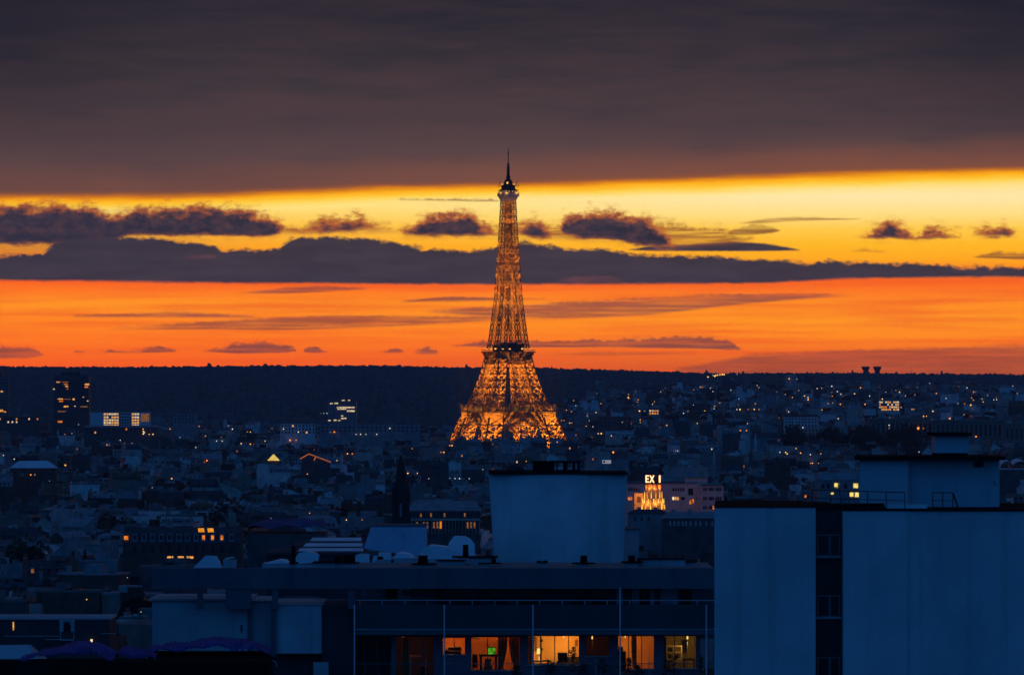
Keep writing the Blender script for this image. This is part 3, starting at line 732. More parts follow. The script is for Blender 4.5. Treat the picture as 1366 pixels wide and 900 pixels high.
# twin water towers on the ridge
for px, lab in ((1154.8, 'mushroom water tower on the ridge, the one nearer the iron tower'), (1170.2, 'mushroom water tower on the ridge, the one with open sky beyond')):
    d = 12100; r = thing('water_tower', lab, 'water tower', (X(px, d), d, Z(497, d) - 6), 'twin water towers on the ridge'); k = d / F
    z0 = Z(498, d) - 6; zt = Z(488.6, d)
    mb = MB(); mb.lathe(X(px, d), d, [(6.0, z0), (5.4, zt - 9.5), (5.9, zt - 8.0)], 12); mb.build('shaft', WALLS[5], r)
    mb = MB(); mb.lathe(X(px, d), d, [(6.0, zt - 8), (8.0, zt - 5.0), (8.8, zt - 0.8), (8.2, zt)], 16); mb.build('tank', WALLS[5], r)
d = 12100; r = thing('radio_mast', 'thin radio mast on the ridge beyond the water towers', 'mast', (X(1215.5, d), d, Z(497, d)))
mb = MB(); mb.bar((X(1215.5, d), d, Z(499, d)), (X(1215.5, d), d, Z(489, d)), 1.2, w2=0.5); mb.build('pole', DARKMETAL, r)
mb = MB(); mb.bar((X(1214.8, d), d, Z(491, d)), (X(1216.2, d), d, Z(491, d)), 0.6); mb.build('crossbar', DARKMETAL, r)
d = 12050; r = thing('chapel', 'tiny chapel with a pointed spire on the ridge above the string of road lamps', 'chapel', (X(942.5, d), d, Z(497, d)))
mb = MB(); pbox(mb, 939, 946, 496.4, 500, d, d + 14); mb.build('wall', WALLS[5], r)
mb = MB(); mb.lathe(X(942.5, d), d + 3, [(3.2, Z(497, d)), (2.6, Z(495.5, d)), (0.2, Z(492.4, d))], 6); mb.build('spire', ROOFS[1], r)

# lamps along the road on the ridge and scattered points of light: post + lantern each
LAMPM = {}
def post_light(px, py, d, m, size, label, group, name='post_light'):
    x, z = X(px, d), Z(py, d); g = min(terr(x, d), z - 2.0)
    r = thing(name, label, 'street lamp', (x, d, g), group)
    h = z - g; r_ = size
    mb = MB(); mb.bar((x, d, g), (x, d, z - r_), 0.22, n=5); mb.build('post', DARKMETAL, r)
    mb = MB(); mb.lathe(x, d, [(0.3 * r_, z - r_), (r_, z - 0.35 * r_), (r_, z + 0.35 * r_), (0.35 * r_, z + r_)], 8); mb.build('lantern', m, r)
    return r
road = [(929.6, 510.2), (931, 507.8), (933.5, 505.2), (936, 503.8), (940, 503.2), (944.5, 502.9), (948, 501.6), (951, 501.2), (954.5, 500.8), (957, 500.0), (960.5, 499.8), (963.5, 499.2), (966, 499.4), (931.5, 509.4), (953, 502), (945.2, 503.8), (983.5, 499.6)]
for px, py in road:
    post_light(px, py, 10900 + (510 - py) * 60, BULB if R.random() < 0.75 else BULB_W, R.uniform(1.1, 1.7), 'yellow lamp in the curving string of road lights climbing the ridge', 'lamps on the ridge road')

# white hip-roofed hall on the left
def hip(name, label, cat, px0, px1, py0, py1, d, dep, wm, rm, inset=0.25):
    r = thing(name, label, cat, at((px0 + px1) / 2, d)); z0, z1 = Z(py1, d), Z(py0, d); x0, x1 = X(px0, d), X(px1, d); i = (x1 - x0) * inset
    mb = MB(); mb.box(x0 + .5, x1 - .5, d + .3, d + dep - .3, terr(x0, d) - 2, z0); mb.build('wall', wm, r)
    mb = MB(); mb.hexa([(x0, d, z0), (x1, d, z0), (x1, d + dep, z0), (x0, d + dep, z0)], [(x0 + i, d + dep * .45, z1), (x1 - i, d + dep * .45, z1), (x1 - i, d + dep * .55, z1), (x0 + i, d + dep * .55, z1)]); mb.build('roof', rm, r)
    occ(px0, px1, py0, py1 + 16, d); return r
WHITE = mat('white_sheet_roof', (0.72, 0.73, 0.76), 0.6, 0.12, 0.3)
hip('exhibition_hall', 'wide white hipped roof glimmering among dark roofs below the dark office tower', 'hall', 12, 75, 614.5, 624, 3300, 14, WALLS[3], WHITE, 0.2)
# white vaulted roof behind the penthouse
d = 3200; r = thing('vaulted_hall', 'white vaulted roof peeping out beside the penthouse with the flat black roof', 'hall', at(1352, d)); mb = MB(); n = 10
for k, (a, b) in enumerate(((1334, 1352), (1350, 1374))):
    for e in range(n):
        t0, t1 = PI * e / n, PI * (e + 1) / n; xc, rr = (X(a, d) + X(b, d)) / 2, (X(b, d) - X(a, d)) / 2
        mb.quad((xc - rr * math.cos(t0), d + k, Z(625, d) + 4.2 * math.sin(t0)), (xc - rr * math.cos(t1), d + k, Z(625, d) + 4.2 * math.sin(t1)), (xc - rr * math.cos(t1), d + 25, Z(625, d) + 5.5 * math.sin(t1)), (xc - rr * math.cos(t0), d + 25, Z(625, d) + 5.5 * math.sin(t0)))
    pbox(mb, a, b, 624.8, 626, d + k, d + 25)
mb.build('roof', WHITE, r); mb = MB(); pbox(mb, 1335, 1373, 626, 660, d + 0.5, d + 24); mb.build('wall', WALLS[5], r); occ(1334, 1374, 614, 650, d)
# glowing glass pyramid on a pavilion
d = 3600; r = thing('lantern_house', 'small house crowned by a glowing yellow glass pyramid', 'house', at(364.5, d)); x0, x1 = X(356.5, d), X(372.5, d); z0, z1 = Z(614, d), Z(606, d)
mb = MB(); pbox(mb, 358, 371, 614, 660, d + 1, d + 8); mb.build('wall', WALLS[3], r)
mb = MB(); xm = (x0 + x1) / 2; mb.add([(x0, d, z0), (x1, d, z0), (x1, d + 9, z0), (x0, d + 9, z0), (xm - .4, d + 4.5, z1), (xm + .4, d + 4.5, z1)], [(0, 1, 5, 4), (1, 2, 5), (2, 3, 4, 5), (3, 0, 4), (0, 3, 2, 1)]); mb.build('glass_roof', glow('lit_glass_roof', lin((250, 214, 110)), 0.8, var=0.3, scale=1.2), r); occ(357, 372, 606, 634, d)
# gable with orange lit roof edge
d = 3700; r = thing('lit_gable_hall', 'hall whose sloping roof edge is traced in orange light', 'hall', at(420, d))
mb = MB(); zz = lambda y: Z(y, d); xs_ = lambda x: X(x, d)
mb.add([(xs_(402), d, zz(611)), (xs_(412), d, zz(605.5)), (xs_(440), d, zz(616)), (xs_(440), d, zz(660)), (xs_(402), d, zz(660)), (xs_(402), d + 14, zz(611)), (xs_(412), d + 14, zz(605.5)), (xs_(440), d + 14, zz(616)), (xs_(440), d + 14, zz(660)), (xs_(402), d + 14, zz(660))],
    [(0, 4, 3, 2, 1), (5, 6, 7, 8, 9), (0, 1, 6, 5), (1, 2, 7, 6), (2, 3, 8, 7), (4, 0, 5, 9)]); mb.build('wall', WALLS[5], r)
OR = glow('orange_edge_light', lin((222, 118, 66)), 0.6, var=0.3)
for a, b in (((400, 612), (412, 605)), ((412, 605), (424, 609.5)), ((424, 609.5), (441, 616)), ((421, 609), (419, 614))):
    mb = MB(); mb.bar((xs_(a[0]), d - 0.4, zz(a[1])), (xs_(b[0]), d - 0.4, zz(b[1])), 0.8); mb.build('edge_light', OR, r)
occ(401, 441, 605, 638, d)
# little white board
d = 3000; r = thing('billboard', 'small white billboard with a dark dot, on dark posts above the roofs', 'billboard', at(809, d)); mb = MB(); pbox(mb, 803.5, 815, 613.4, 618, d, d + .4); mb.build('panel', glow('lit_board', lin((178, 184, 200)), 0.55), r)
mb = MB(); mb.lathe(X(806, d), d - .1, [(0.5, Z(615.7, d) - .5), (0.62, Z(615.7, d)), (0.5, Z(615.7, d) + .5)], 10); mb.build('mark', DARKMETAL, r)
mb = MB(); pbox(mb, 809, 812.6, 615.4, 615.9, d - .1, d - .01); mb.build('writing', DARKMETAL, r)
for q in (805, 813):
    mb = MB(); pbox(mb, q, q + .6, 618, 632, d + .1, d + .4); mb.build('post', DARKMETAL, r)
# pale church spires and domes far right
def spire(px, ytip, ybase, wd, d, label, m, rm, body=18, name='church', nav=True):
    r = thing(name, label, 'church', at(px, d)); x = X(px, d); s = wd * d / F / 2; zb = Z(ybase, d)
    mb = MB(); mb.box(x - s, x + s, d, d + 2 * s, terr(x, d) - 2, zb); mb.build('belfry', m, r)
    mb = MB(); mb.lathe(x, d + s, [(s * 1.1, zb), (s * 0.8, zb + (Z(ytip, d) - zb) * 0.3), (0.08, Z(ytip, d))], 8, smooth=False); mb.build('spire', rm, r)
    if nav:
        mb = MB(); mb.box(x - s * 1.4, x + s * 1.4, d + 2 * s, d + 2 * s + body, terr(x, d) - 2, zb - 6); mb.build('nave', m, r)
    return r
spire(952.5, 602, 611, 4, 4600, 'small pale church spire pointed like a pencil, beyond the lit cinema tower', WALLS[2], WALLS[2]); occ(945, 956, 610, 640, 4600)
spire(1008, 577, 590, 4, 4900, 'slim pale stone spire left of the park lamps', WALLS[2], WALLS[2]); occ(1003, 1013, 588, 630, 4900)
d = 4800; r = thing('domed_church', 'domed church rising from the park above the flat black roof', 'church', at(1202, d)); x = X(1202, d)
mb = MB(); mb.lathe(x, d, [(3.2, Z(640, d)), (3.2, Z(598, d))], 12, smooth=False); mb.build('drum', WALLS[1], r)
mb = MB(); mb.lathe(x, d, [(3.6, Z(598, d)), (3.7, Z(595, d)), (3.0, Z(592, d)), (1.6, Z(590, d)), (0.5, Z(589, d)), (0.4, Z(587.5, d)), (0.1, Z(586, d))], 14); mb.build('dome', ROOFS[0], r)
mb = MB(); pbox(mb, 1191, 1213, 604, 640, d + 5, d + 24); mb.build('nave', WALLS[5], r); occ(1191, 1213, 590, 640, d)

# the dark neo-gothic spire in the middle ground
d = 1700; x = X(534.7, d); r = thing('church_tower', 'black pointed church tower rising like a needle from the middle roofs', 'church tower', at(534.7, d)); k = d / F
mb = MB(); s = 12.4 * k
mb.box(x - s, x + s, d, d + 2 * s, 0, Z(689, d)); mb.box(x - s * 0.92, x + s * 0.92, d + s * .08, d + s * 1.92, Z(689, d), Z(668, d)); mb.box(x - s * 1.06, x + s * 1.06, d - s * .06, d + s * 2.06, Z(690, d), Z(688.5, d)); mb.build('belfry', WALLS[5] if 0 else mat('soot_black_stone', (0.03, 0.03, 0.032), 0.95, 0.3, 0.4), r)
GS = MATS['soot_black_stone']
mb = MB(); mb.lathe(x, d + s, [(s * 0.98, Z(668, d)), (s * 0.86, Z(652, d)), (s * .62, Z(640, d)), (s * .42, Z(624, d)), (0.3, Z(607, d))], 8, smooth=False); mb.bar((x, d + s, Z(605, d)), (x, d + s, Z(598.5, d)), .22); mb.bar((x - .5, d + s, Z(601, d)), (x + .5, d + s, Z(601, d)), .2); mb.build('spire', GS, r)
for a in (-1, 1):
    for b in (0, 2):
        mb = MB(); mb.lathe(x + a * s * .8, d + b * s + (0.2 if b == 0 else -0.2) * s, [(s * .2, Z(669, d)), (s * .2, Z(660, d)), (.05, Z(648, d))], 6, smooth=False); mb.build('pinnacle', GS, r)
mb = MB(); mb.box(x - s * .12, x + s * .12, d - .06, d - .01, Z(690, d), Z(671, d)); mb.build('window', mat('pale_louvre', (0.2, 0.2, 0.22), .8, .2), r)
for q in (-.55, .55):
    mb = MB(); mb.box(x + s * (q - .12), x + s * (q + .12), d - .06, d - .01, Z(688, d), Z(672, d)); mb.build('window', PANE, r)
occ(522, 547, 668, 740, d); occ(529, 541, 630, 668, d)

# long hall with a colonnade of little lights, behind the spire
d = 1950; r = thing('colonnaded_hall', 'long grey hall behind the black spire with small windows above a dim lit colonnade', 'hall', at(590, d)); z1 = Z(681, d)
mb = MB(); pbox(mb, 543, 640, 681, 760, d, d + 18); mb.build('wall', WALLS[5], r)
mb = MB(); x0, x1 = X(541, d), X(642, d); mb.hexa([(x0, d - .5, z1), (x1, d - .5, z1), (x1, d + 18.5, z1), (x0, d + 18.5, z1)], [(x0 + 3, d + 8, z1 + 3.2), (x1 - 2, d + 8, z1 + 3.2), (x1 - 2, d + 10, z1 + 3.2), (x0 + 3, d + 10, z1 + 3.2)]); mb.build('roof', ROOFS[0], r)
mb = MB(); pbox(mb, 542, 641, 691.5, 694, d - 1.2, d - .02); mb.build('ledge', WALLS[0], r)
for x_ in np.arange(547, 638, 4.5):
    on = R.random() < .2; lit_part(r, 'lit_window' if on else 'window', LITS[3] if on else PANE, x_, x_ + 2, 684, 689, d)
    on = R.random() < .45; lit_part(r, 'lit_window' if on else 'window', LITS[3] if on else PANE, x_ - .6, x_ + 1.3, 696, 704, d)
    mb = MB(); pbox(mb, x_ + 1.7, x_ + 2.5, 694, 712, d - 1.0, d - .4); mb.build('column', WALLS[0], r)
lit_part(r, 'lit_window', LITS[1], 586.5, 589, 692 + 3, 704.5, d, .5); occ(542, 641, 671, 720, d)

# slate mansard block with dormers, lower left
d = 1750; r = thing('mansard_block', 'long slate mansard block with a row of dormers and two glowing skylights', 'building', at(245, d)); kz = lambda y: Z(y, d)
mb = MB(); pbox(mb, 164, 322, 724, 800, d, d + 13); mb.build('wall', WALLS[3], r)
x0, x1 = X(163, d), X(323, d); mb = MB()
mb.hexa([(x0, d - .3, kz(724)), (x1, d - .3, kz(724)), (x1, d + 13.3, kz(724)), (x0, d + 13.3, kz(724))], [(x0 + .3, d + 1.6, kz(710)), (x1 - .3, d + 1.6, kz(710)), (x1 - .3, d + 11.4, kz(710)), (x0 + .3, d + 11.4, kz(710))])
mb.hexa([(x0 + .3, d + 1.6, kz(710)), (x1 - .3, d + 1.6, kz(710)), (x1 - .3, d + 11.4, kz(710)), (x0 + .3, d + 11.4, kz(710))], [(x0 + .3, d + 6, kz(702)), (x1 - .3, d + 6, kz(702)), (x1 - .3, d + 7, kz(702)), (x0 + .3, d + 7, kz(702))]); rf = mb.build('roof', ROOFS[1], r)
for i, px in enumerate((180, 192, 203.5, 215, 226, 238.5, 250, 261.5, 271.5, 283.5, 296, 309)):
    dm = MB(); pbox(dm, px - 3.4, px + 3.4, 712, 722, d - .2, d + 3); o = dm.build('dormer', ROOFS[0], r)
    on = px in (271.5, 283.5, 296); dm = MB(); pbox(dm, px - 1.8, px + 1.8, 713.5, 719.5, d - .26, d - .21); sub(o, dm, 'lit_window' if on else 'window', LITS[1] if on else PANE)
    dm = MB(); pbox(dm, px - 3.8, px + 3.8, 711.3, 712, d - .4, d + 3); sub(o, dm, 'dormer_roof', ROOFS[0])
    dm = MB(); pbox(dm, px - 1.8, px + 1.8, 728, 737, d - .1, d - .02); dm.build('window', PANE, r)
    if i % 3 == 1:
        dm = MB(); pbox(dm, px - 4, px + 5, 697, 708, d + 5, d + 6.2); c_ = dm.build('chimney', STACK, r)
        dm = MB(); [pbox(dm, px - 3 + 2 * e, px - 2 + 2 * e, 694.6, 697, d + 5.3, d + 5.9) for e in range(4)]; sub(c_, dm, 'chimney_pot', POT)
SKYL = glow('skylight_glow', lin((255, 160, 40)), 0.85, var=0.35, scale=1.5)
for a in (263, 275.5):
    dm = MB(); zs = (kz(709.6), kz(704.6)); dm.hexa([(X(a + 1.5, d), d + 1.75, zs[0]), (X(a + 9.5, d), d + 1.75, zs[0]), (X(a + 9.5, d), d + 2.0, zs[0]), (X(a + 1.5, d), d + 2.0, zs[0])], [(X(a, d), d + 4.35, zs[1]), (X(a + 8, d), d + 4.35, zs[1]), (X(a + 8, d), d + 4.6, zs[1]), (X(a, d), d + 4.6, zs[1])]); dm.build('skylight', SKYL, r)
for a, b in ((223, 228), (229, 231), (237, 245), (249, 258)): lit_part(r, 'lit_window', LITS[0], a, b, 741.5, 744.3, d)
lit_part(r, 'lit_window', LITS[1], 165.5, 171, 714.5, 719.5, d - .2)
occ(163, 323, 702, 760, d)

# the pink office building with the lit art-deco cinema tower before it
d = 2150; r = thing('pink_building', 'long pale pink flat-roofed building with banded windows beside the lit cinema tower', 'building', at(905, d))
PINK = mat('pink_plaster', (0.52, 0.41, 0.38), 0.85, 0.15, 0.2, streak=0.2)
mb = MB(); pbox(mb, 826, 936, 645, 720, d, d + 14); pbox(mb, 934, 965, 648, 720, d - 3, d + 12); pbox(mb, 914, 943, 637.5, 646, d + 3, d + 12); mb.build('wall', PINK, r)
mb = MB(); pbox(mb, 826, 928, 644.2, 645.0, d - .4, d + 14.4); pbox(mb, 933.4, 965.6, 647.2, 648, d - 3.4, d + 12.4); pbox(mb, 913, 944, 636.8, 637.5, d + 2.6, d + 12.4); pbox(mb, 826, 916, 641.5, 644.2, d + 6, d + 12); mb.build('roof', ROOFS[3], r)
def pwin(px, py, w_=2.2, h_=4.2, on=None, dd=0.0):
    mb = MB(); pbox(mb, px, px + w_, py, py + h_, d + dd - .12, d + dd - .02); mb.build('lit_window' if on is not None else 'window', LITS[on] if on is not None else PANE, r)
for px in (838, 841.5, 845, 848.5, 851.5): pwin(px, 650.5)
for px in (897, 900.4, 903.8, 907.2, 910.6): pwin(px, 650.5)
pwin(918, 651, 6.5, 9)
for px, on in ((838, 1), (841, 1), (897, 2), (900.4, 0), (903, 0), (908.5, None), (911, None)): pwin(px, 662.5, 2.4, 4, on)
pwin(920, 667, 2, 5, 1); pwin(923.5, 665.5, 2, 5, 1); pwin(929, 663, 1.4, 2.6)
for row in (650.2, 662.5, 674.5):
    for px in (938, 940.8, 945.5, 948, 950.6, 955, 957.6, 960.2): pwin(px, row, 2.0, 4.2, 1 if (row > 670 and px > 950 and px < 952) else None, -3)
occ(826, 966, 642, 690, d)
# cinema tower
d = 2110; cx = X(871.5, d); kx = d / F
r = thing('cinema_tower', 'stepped art deco cinema tower glowing orange, with big letters on its crown', 'tower', (cx, d, terr(cx, d)))
CT = mat('cream_cinema_stone', (0.5, 0.32, 0.16), 0.8, 0.15, 0.6)
def ring8(mb, rad, z0, z1, r2=None): mb.lathe(cx, d, [(rad, z0), (r2 or rad, z1)], 12, rot=PI / 12, smooth=False)
mb = MB(); ring8(mb, 15.5 * kx, terr(cx, d), Z(671, d), 14.6 * kx); mb.build('base', CT, r)
mb = MB(); ring8(mb, 13.4 * kx, Z(671, d), Z(664, d), 12.8 * kx); ring8(mb, 11.6 * kx, Z(664, d), Z(651.6, d), 10.4 * kx); mb.build('shaft', CT, r)
mb = MB(); ring8(mb, 9.4 * kx, Z(651.6, d), Z(645.5, d)); ring8(mb, 10.4 * kx, Z(651.8, d), Z(650.9, d)); ring8(mb, 9.9 * kx, Z(646, d), Z(645.2, d)); mb.build('crown', CT, r)
NEON = glow('neon_orange', lin((255, 150, 36)), 1.6, True); NEONR = glow('neon_red', lin((255, 92, 26)), 1.5, True); NEONY = glow('neon_yellow', lin((255, 200, 80)), 1.7, True)
for k in range(12):
    a = PI * (2 * k + 1) / 12
    def spike(rad, z0, z1, m, wd, off=0.0):
        mb = MB(); p = (cx + math.cos(a + off) * rad * kx, d + math.sin(a + off) * rad * kx)
        mb.bar((p[0], p[1], Z(z0, d)), (p[0], p[1], Z(z1, d)), wd * kx, n=5, w2=wd * kx * .35); mb.build('neon_tube', m, r)
    spike(15.6, 678.5, 672.5, NEON if k % 2 else NEONY, 1.6); spike(14.0, 670.5, 664.5, NEONY, 1.5, PI / 12)
    spike(12.0, 667.5, 655.5, NEON if k % 2 else NEONY, 1.3); spike(9.9, 650.5, 646.5, NEONR if k % 2 else NEON, 1.7)
for k in range(8):
    a = 2 * PI * (k + .25) / 8
    lamp((cx + math.cos(a) * 17.5 * kx, d + math.sin(a) * 17.5 * kx, Z(670.5, d)), 300, (1, .36, .06), .3, None, 'cinema_floodlight').parent = None
    lamp((cx + math.cos(a) * 11.6 * kx, d + math.sin(a) * 11.6 * kx, Z(650.2, d)), 130, (1, .36, .08), .2, None, 'crown_floodlight')
mb = MB()
mb.box(cx - 10 * kx, cx + 10 * kx, d - 9.2 * kx, d + 9.2 * kx, Z(645.2, d), Z(644.4, d)); mb.box(cx - 8.8 * kx, cx + 10.4 * kx, d - 6.5 * kx, d + 6.5 * kx, Z(644.4, d), Z(633.4, d)); mb.build('sign_frame', DARKMETAL, r)
LET = glow('letter_glow', lin((255, 226, 170)), 1.7, True); LETE = glow('letter_edge_glow', lin((255, 120, 30)), 1.0)
def letter(polys):
    for ex, m, yo, nm in ((0.35, LETE, 0.10, 'letter_edge'), (0.0, LET, 0.30, 'letter')):
        mb = MB()
        for p in polys:
            if len(p) == 4: x0, x1, y0, y1 = p; pbox(mb, x0 - ex, x1 + ex, y0 - ex, y1 + ex, d - 7.2 * kx - yo, d - 7.2 * kx - yo + .12 - .005 * len(mb.f) / 6)
            else:
                x0, y0, x1, y1, w_, dy_ = p; q = d - 7.2 * kx - yo + dy_
                mb.hexa([(X(x0 - w_ - ex, d), q, Z(y1 + ex, d)), (X(x0 + w_ + ex, d), q, Z(y1 + ex, d)), (X(x0 + w_ + ex, d), q + .1, Z(y1 + ex, d)), (X(x0 - w_ - ex, d), q + .1, Z(y1 + ex, d))], [(X(x1 - w_ - ex, d), q, Z(y0 - ex, d)), (X(x1 + w_ + ex, d), q, Z(y0 - ex, d)), (X(x1 + w_ + ex, d), q + .1, Z(y0 - ex, d)), (X(x1 - w_ - ex, d), q + .1, Z(y0 - ex, d))])
        mb.build(nm, m, r)
letter([(861.2, 862.6, 633.6, 643.2), (862.7, 865.6, 633.6, 635.1), (862.7, 865.2, 637.7, 639.1), (862.7, 865.8, 641.7, 643.2)])
letter([(867.0, 633.6, 872.0, 643.2, .8, 0.0), (872.0, 633.6, 867.0, 643.2, .8, -.03)])
letter([(879.0, 881.0, 633.8, 643.2)])
d = 2120; r2 = thing('cinema_annex', 'low orange lit annex with a dark doorway at the left foot of the cinema tower', 'building', at(851, d)); mb = MB(); pbox(mb, 846, 858.5, 657.5, 700, d - 1, d + 8); mb.build('wall', CT, r2)
mb = MB(); pbox(mb, 850, 855, 662, 670, d - 1.1, d - 1.02); mb.build('door', mat('dark_door', (.12, .06, .04), .8, .1), r2)
lamp((X(852, d), d - 4.5, Z(660, d)), 500, (1, .4, .1), .3, None, 'annex_floodlight')
occ(845, 888, 633, 690, 2110)

# ------------------------------------------------------------------ near buildings
PLASTER = mat('white_plaster', (0.56, 0.56, 0.56), 0.85, 0.17, 0.16, streak=0.28, bump=0.08)
PLASTER2 = mat('greyed_plaster', (0.46, 0.48, 0.5), 0.85, 0.12, 0.16, streak=0.18, bump=0.05)
CONC = mat('stained_concrete', (0.42, 0.45, 0.46), 0.9, 0.2, 0.35, streak=0.5, bump=0.08)
CONC2 = mat('grey_concrete', (0.36, 0.4, 0.42), 0.9, 0.16, 0.3, streak=0.25)
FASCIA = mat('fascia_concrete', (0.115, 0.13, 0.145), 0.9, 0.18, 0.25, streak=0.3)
PANEL = mat('dark_guard_panel', (0.055, 0.065, 0.075), 0.7, 0.15, 0.3)
SILL = mat('grey_sill', (0.35, 0.36, 0.37), 0.7, 0.2, 0.8)
DARKWALL = mat('dark_rendered_wall', (0.05, 0.055, 0.06), 0.9, 0.25, 0.4)  # one even dark colour for slit, recess and shed walls
GL = glass('window_glass')

# --- tall blank-walled block on the right
d = 262.0
r = thing('blank_wall_block', 'tall block on the right with blank blue-white walls and a dark window slit', 'building', at(1150, d))
g = terr(X(1150, d), d) - 2
mb = MB(); za_ = Z(676.5, d); mb.hexa([(X(953, d), d, g), (X(1088, d), d, g), (X(1088, d), d + 14, g), (X(955, d + 14), d + 14, g)], [(X(953, d), d, za_), (X(1088, d), d, za_), (X(1088, d), d + 14, za_), (X(955, d + 14), d + 14, za_)]); mb.box(X(1088, d), X(1125, d), d + 1.2, d + 14, g, Z(678.5, d))
mb.box(X(1125, d), X(1213, d), d, d + 14, g, Z(681, d)); mb.box(X(1213, d), X(1520, d), d + .06, d + 14, g, Z(681.6, d)); mb.build('wall', PLASTER, r)
mb = MB(); pbox(mb, 1210.6, 1212.9, 682, 900, d - .02, d - .004); mb.build('joint', PLASTER2, r)
mb = MB(); mb.hexa([(X(952.4, d), d - .08, za_), (X(1088.2, d), d - .08, za_), (X(1088.2, d), d + 14.05, za_), (X(954.4, d + 14), d + 14.05, za_)], [(X(952.4, d), d - .08, Z(675.4, d)), (X(1088.2, d), d - .08, Z(675.4, d)), (X(1088.2, d), d + 14.05, Z(675.4, d)), (X(954.4, d + 14), d + 14.05, Z(675.4, d))]); mb.box(X(1088.2, d), X(1124.8, d), d + .9, d + 14.04, Z(678.5, d), Z(677.2, d))
mb.box(X(1124.8, d), X(1520.5, d), d - .07, d + 14.05, Z(681, d), Z(679.4, d)); mb.build('coping', BLACK, r)
mb = MB(); mb.box(X(1088, d) + .003, X(1125, d) - .003, d + 1.12, d + 1.18, g, Z(678.6, d)); mb.build('slit_wall', DARKWALL, r)
for yt, yb in ((713, 742), (794.5, 823.5), (877, 905)):
    mb = MB(); xa, xb = X(1091.5, d), X(1122.5, d); fw = .06; za, zb = Z(yb, d), Z(yt, d); y0, y1 = d + 1.02, d + 1.1
    mb.box(xa, xb, y0, y1, zb - fw, zb); mb.box(xa, xb, y0, y1, za, za + fw); mb.box(xa, xa + fw, y0, y1, za + fw, zb - fw); mb.box(xb - fw, xb, y0, y1, za + fw, zb - fw); xm = X(1108.5, d); mb.box(xm - .05, xm + .05, y0, y1, za + fw, zb - fw)
    wn = mb.build('window', mat('slit_window_frame', (.16, .17, .18), .6, .1), r)
    mb = MB(); mb.box(xa + fw, xb - fw, d + 1.07, d + 1.09, za + fw, zb - fw); sub(wn, mb, 'pane', PANE)
    mb = MB(); mb.box(X(1089, d), X(1124.2, d), d + .9, d + 1.1, za - .09, za - .005); sub(wn, mb, 'sill', SILL)
# penthouse and its box
hs = X(1207, d) - X(1147, d)
dp = d + 5.0
mb = MB(); zt, zb = Z(613.5, dp), Z(684, dp)
xa, xm, xb = X(1147, dp), X(1211, dp), X(1335, dp)
base = [(xa, dp + .0, zb), (xm, dp, zb), (xm + .25, dp + .7, zb), (xb, dp + .7, zb), (xb, dp + 6, zb), (X(1149, dp + 6), dp + 6, zb)]
mb.add(base + [(p[0], p[1], zt) for p in base], [(0, 1, 7, 6), (1, 2, 8, 7), (2, 3, 9, 8), (3, 4, 10, 9), (4, 5, 11, 10), (5, 0, 6, 11), (6, 7, 8, 9, 10, 11)]); ph = mb.build('penthouse', PLASTER2, r)
mb = MB(); y_, q_ = dp - .5, dp + 6.5; mb.hexa([(X(1140, y_), y_, Z(613.4, y_)), (X(1341.5, y_), y_, Z(613.4, y_)), (X(1341.5, y_), q_, Z(613.4, y_)), (X(1142, q_), q_, Z(613.4, y_))], [(X(1140, y_), y_, Z(608.6, y_)), (X(1341.5, y_), y_, Z(608.6, y_)), (X(1341.5, y_), q_, Z(608.6, y_)), (X(1142, q_), q_, Z(608.6, y_))]); sub(ph, mb, 'flat_roof', BLACK)
mb = MB(); pbox(mb, 1299, 1312, 615, 623, dp + .63, dp + .68); sub(ph, mb, 'vent', DARKWALL)
mb = MB(); mb.path([(X(1331.5, dp), dp + .6, Z(647, dp)), (X(1327, dp), dp + .45, Z(645, dp)), (X(1327, dp), dp + .45, Z(640, dp))], .04); sub(ph, mb, 'wall_hook', DARKMETAL)
mb = MB(); pbox(mb, 1248, 1292, 581, 604, dp + 1.5, dp + 4.2); lb = mb.build('lift_housing', PLASTER2, r)
mb = MB(); pbox(mb, 1244, 1296, 577, 581, dp + 1.1, dp + 4.6); sub(lb, mb, 'flat_roof', BLACK)
mb = MB(); pbox(mb, 1248.5, 1291, 604, 608.2, dp + 1.6, dp + 4.1); sub(lb, mb, 'plinth', BLACK)
# roof edge rail, skylight kerbs and pipes on that roof
dr = d + 2.0
def rail(px0, py0, px1, py1, posts, drop, dd, w_=.045, mid=True):
    mb = MB(); a = (X(px0, dd), dd, Z(py0, dd)); b = (X(px1, dd), dd, Z(py1, dd)); mb.bar(a, b, w_, n=6)
    k = drop * dd / F
    if mid: mb.bar((a[0], a[1], a[2] - k * .5), (b[0], b[1], b[2] - k * .5), w_ * .8, n=6)
    for e in range(posts):
        t = e / max(1, posts - 1); q = (a[0] + (b[0] - a[0]) * t, a[1], a[2] + (b[2] - a[2]) * t); mb.bar(q, (q[0], q[1], q[2] - k), w_, n=6)
    return mb
rail(1083, 653, 1207, 656.5, 6, 22, dr).build('roof_rail', DARKMETAL, r)
mb = rail(1244, 656.5, 1271, 657, 3, 21, dr); mb.bar((X(1271, dr), dr, Z(657, dr)), (X(1279, dr), dr, Z(679, dr)), .09, n=6); mb.build('roof_rail', DARKMETAL, r)
mb = MB(); pbox(mb, 1148, 1180, 671.5, 681, dr + .3, dr + 1.5); pbox(mb, 1020, 1146, 672.6, 678, dr + 2, dr + 3); mb.build('roof_kerb', BLACK, r)
mb = MB(); pbox(mb, 1183, 1237, 672.5, 680.5, dr + .6, dr + 1.2); mb.build('roof_light', WHITE, r)
mb = MB(); mb.bar((X(1125, dr), dr + .5, Z(682, dr)), (X(1118, dr), dr + .5, Z(640, dr)), .05, n=6); mb.bar((X(1112, dr), dr + .5, Z(650, dr)), (X(1126, dr), dr + .5, Z(649, dr)), .04); mb.build('aerial', DARKMETAL, r)
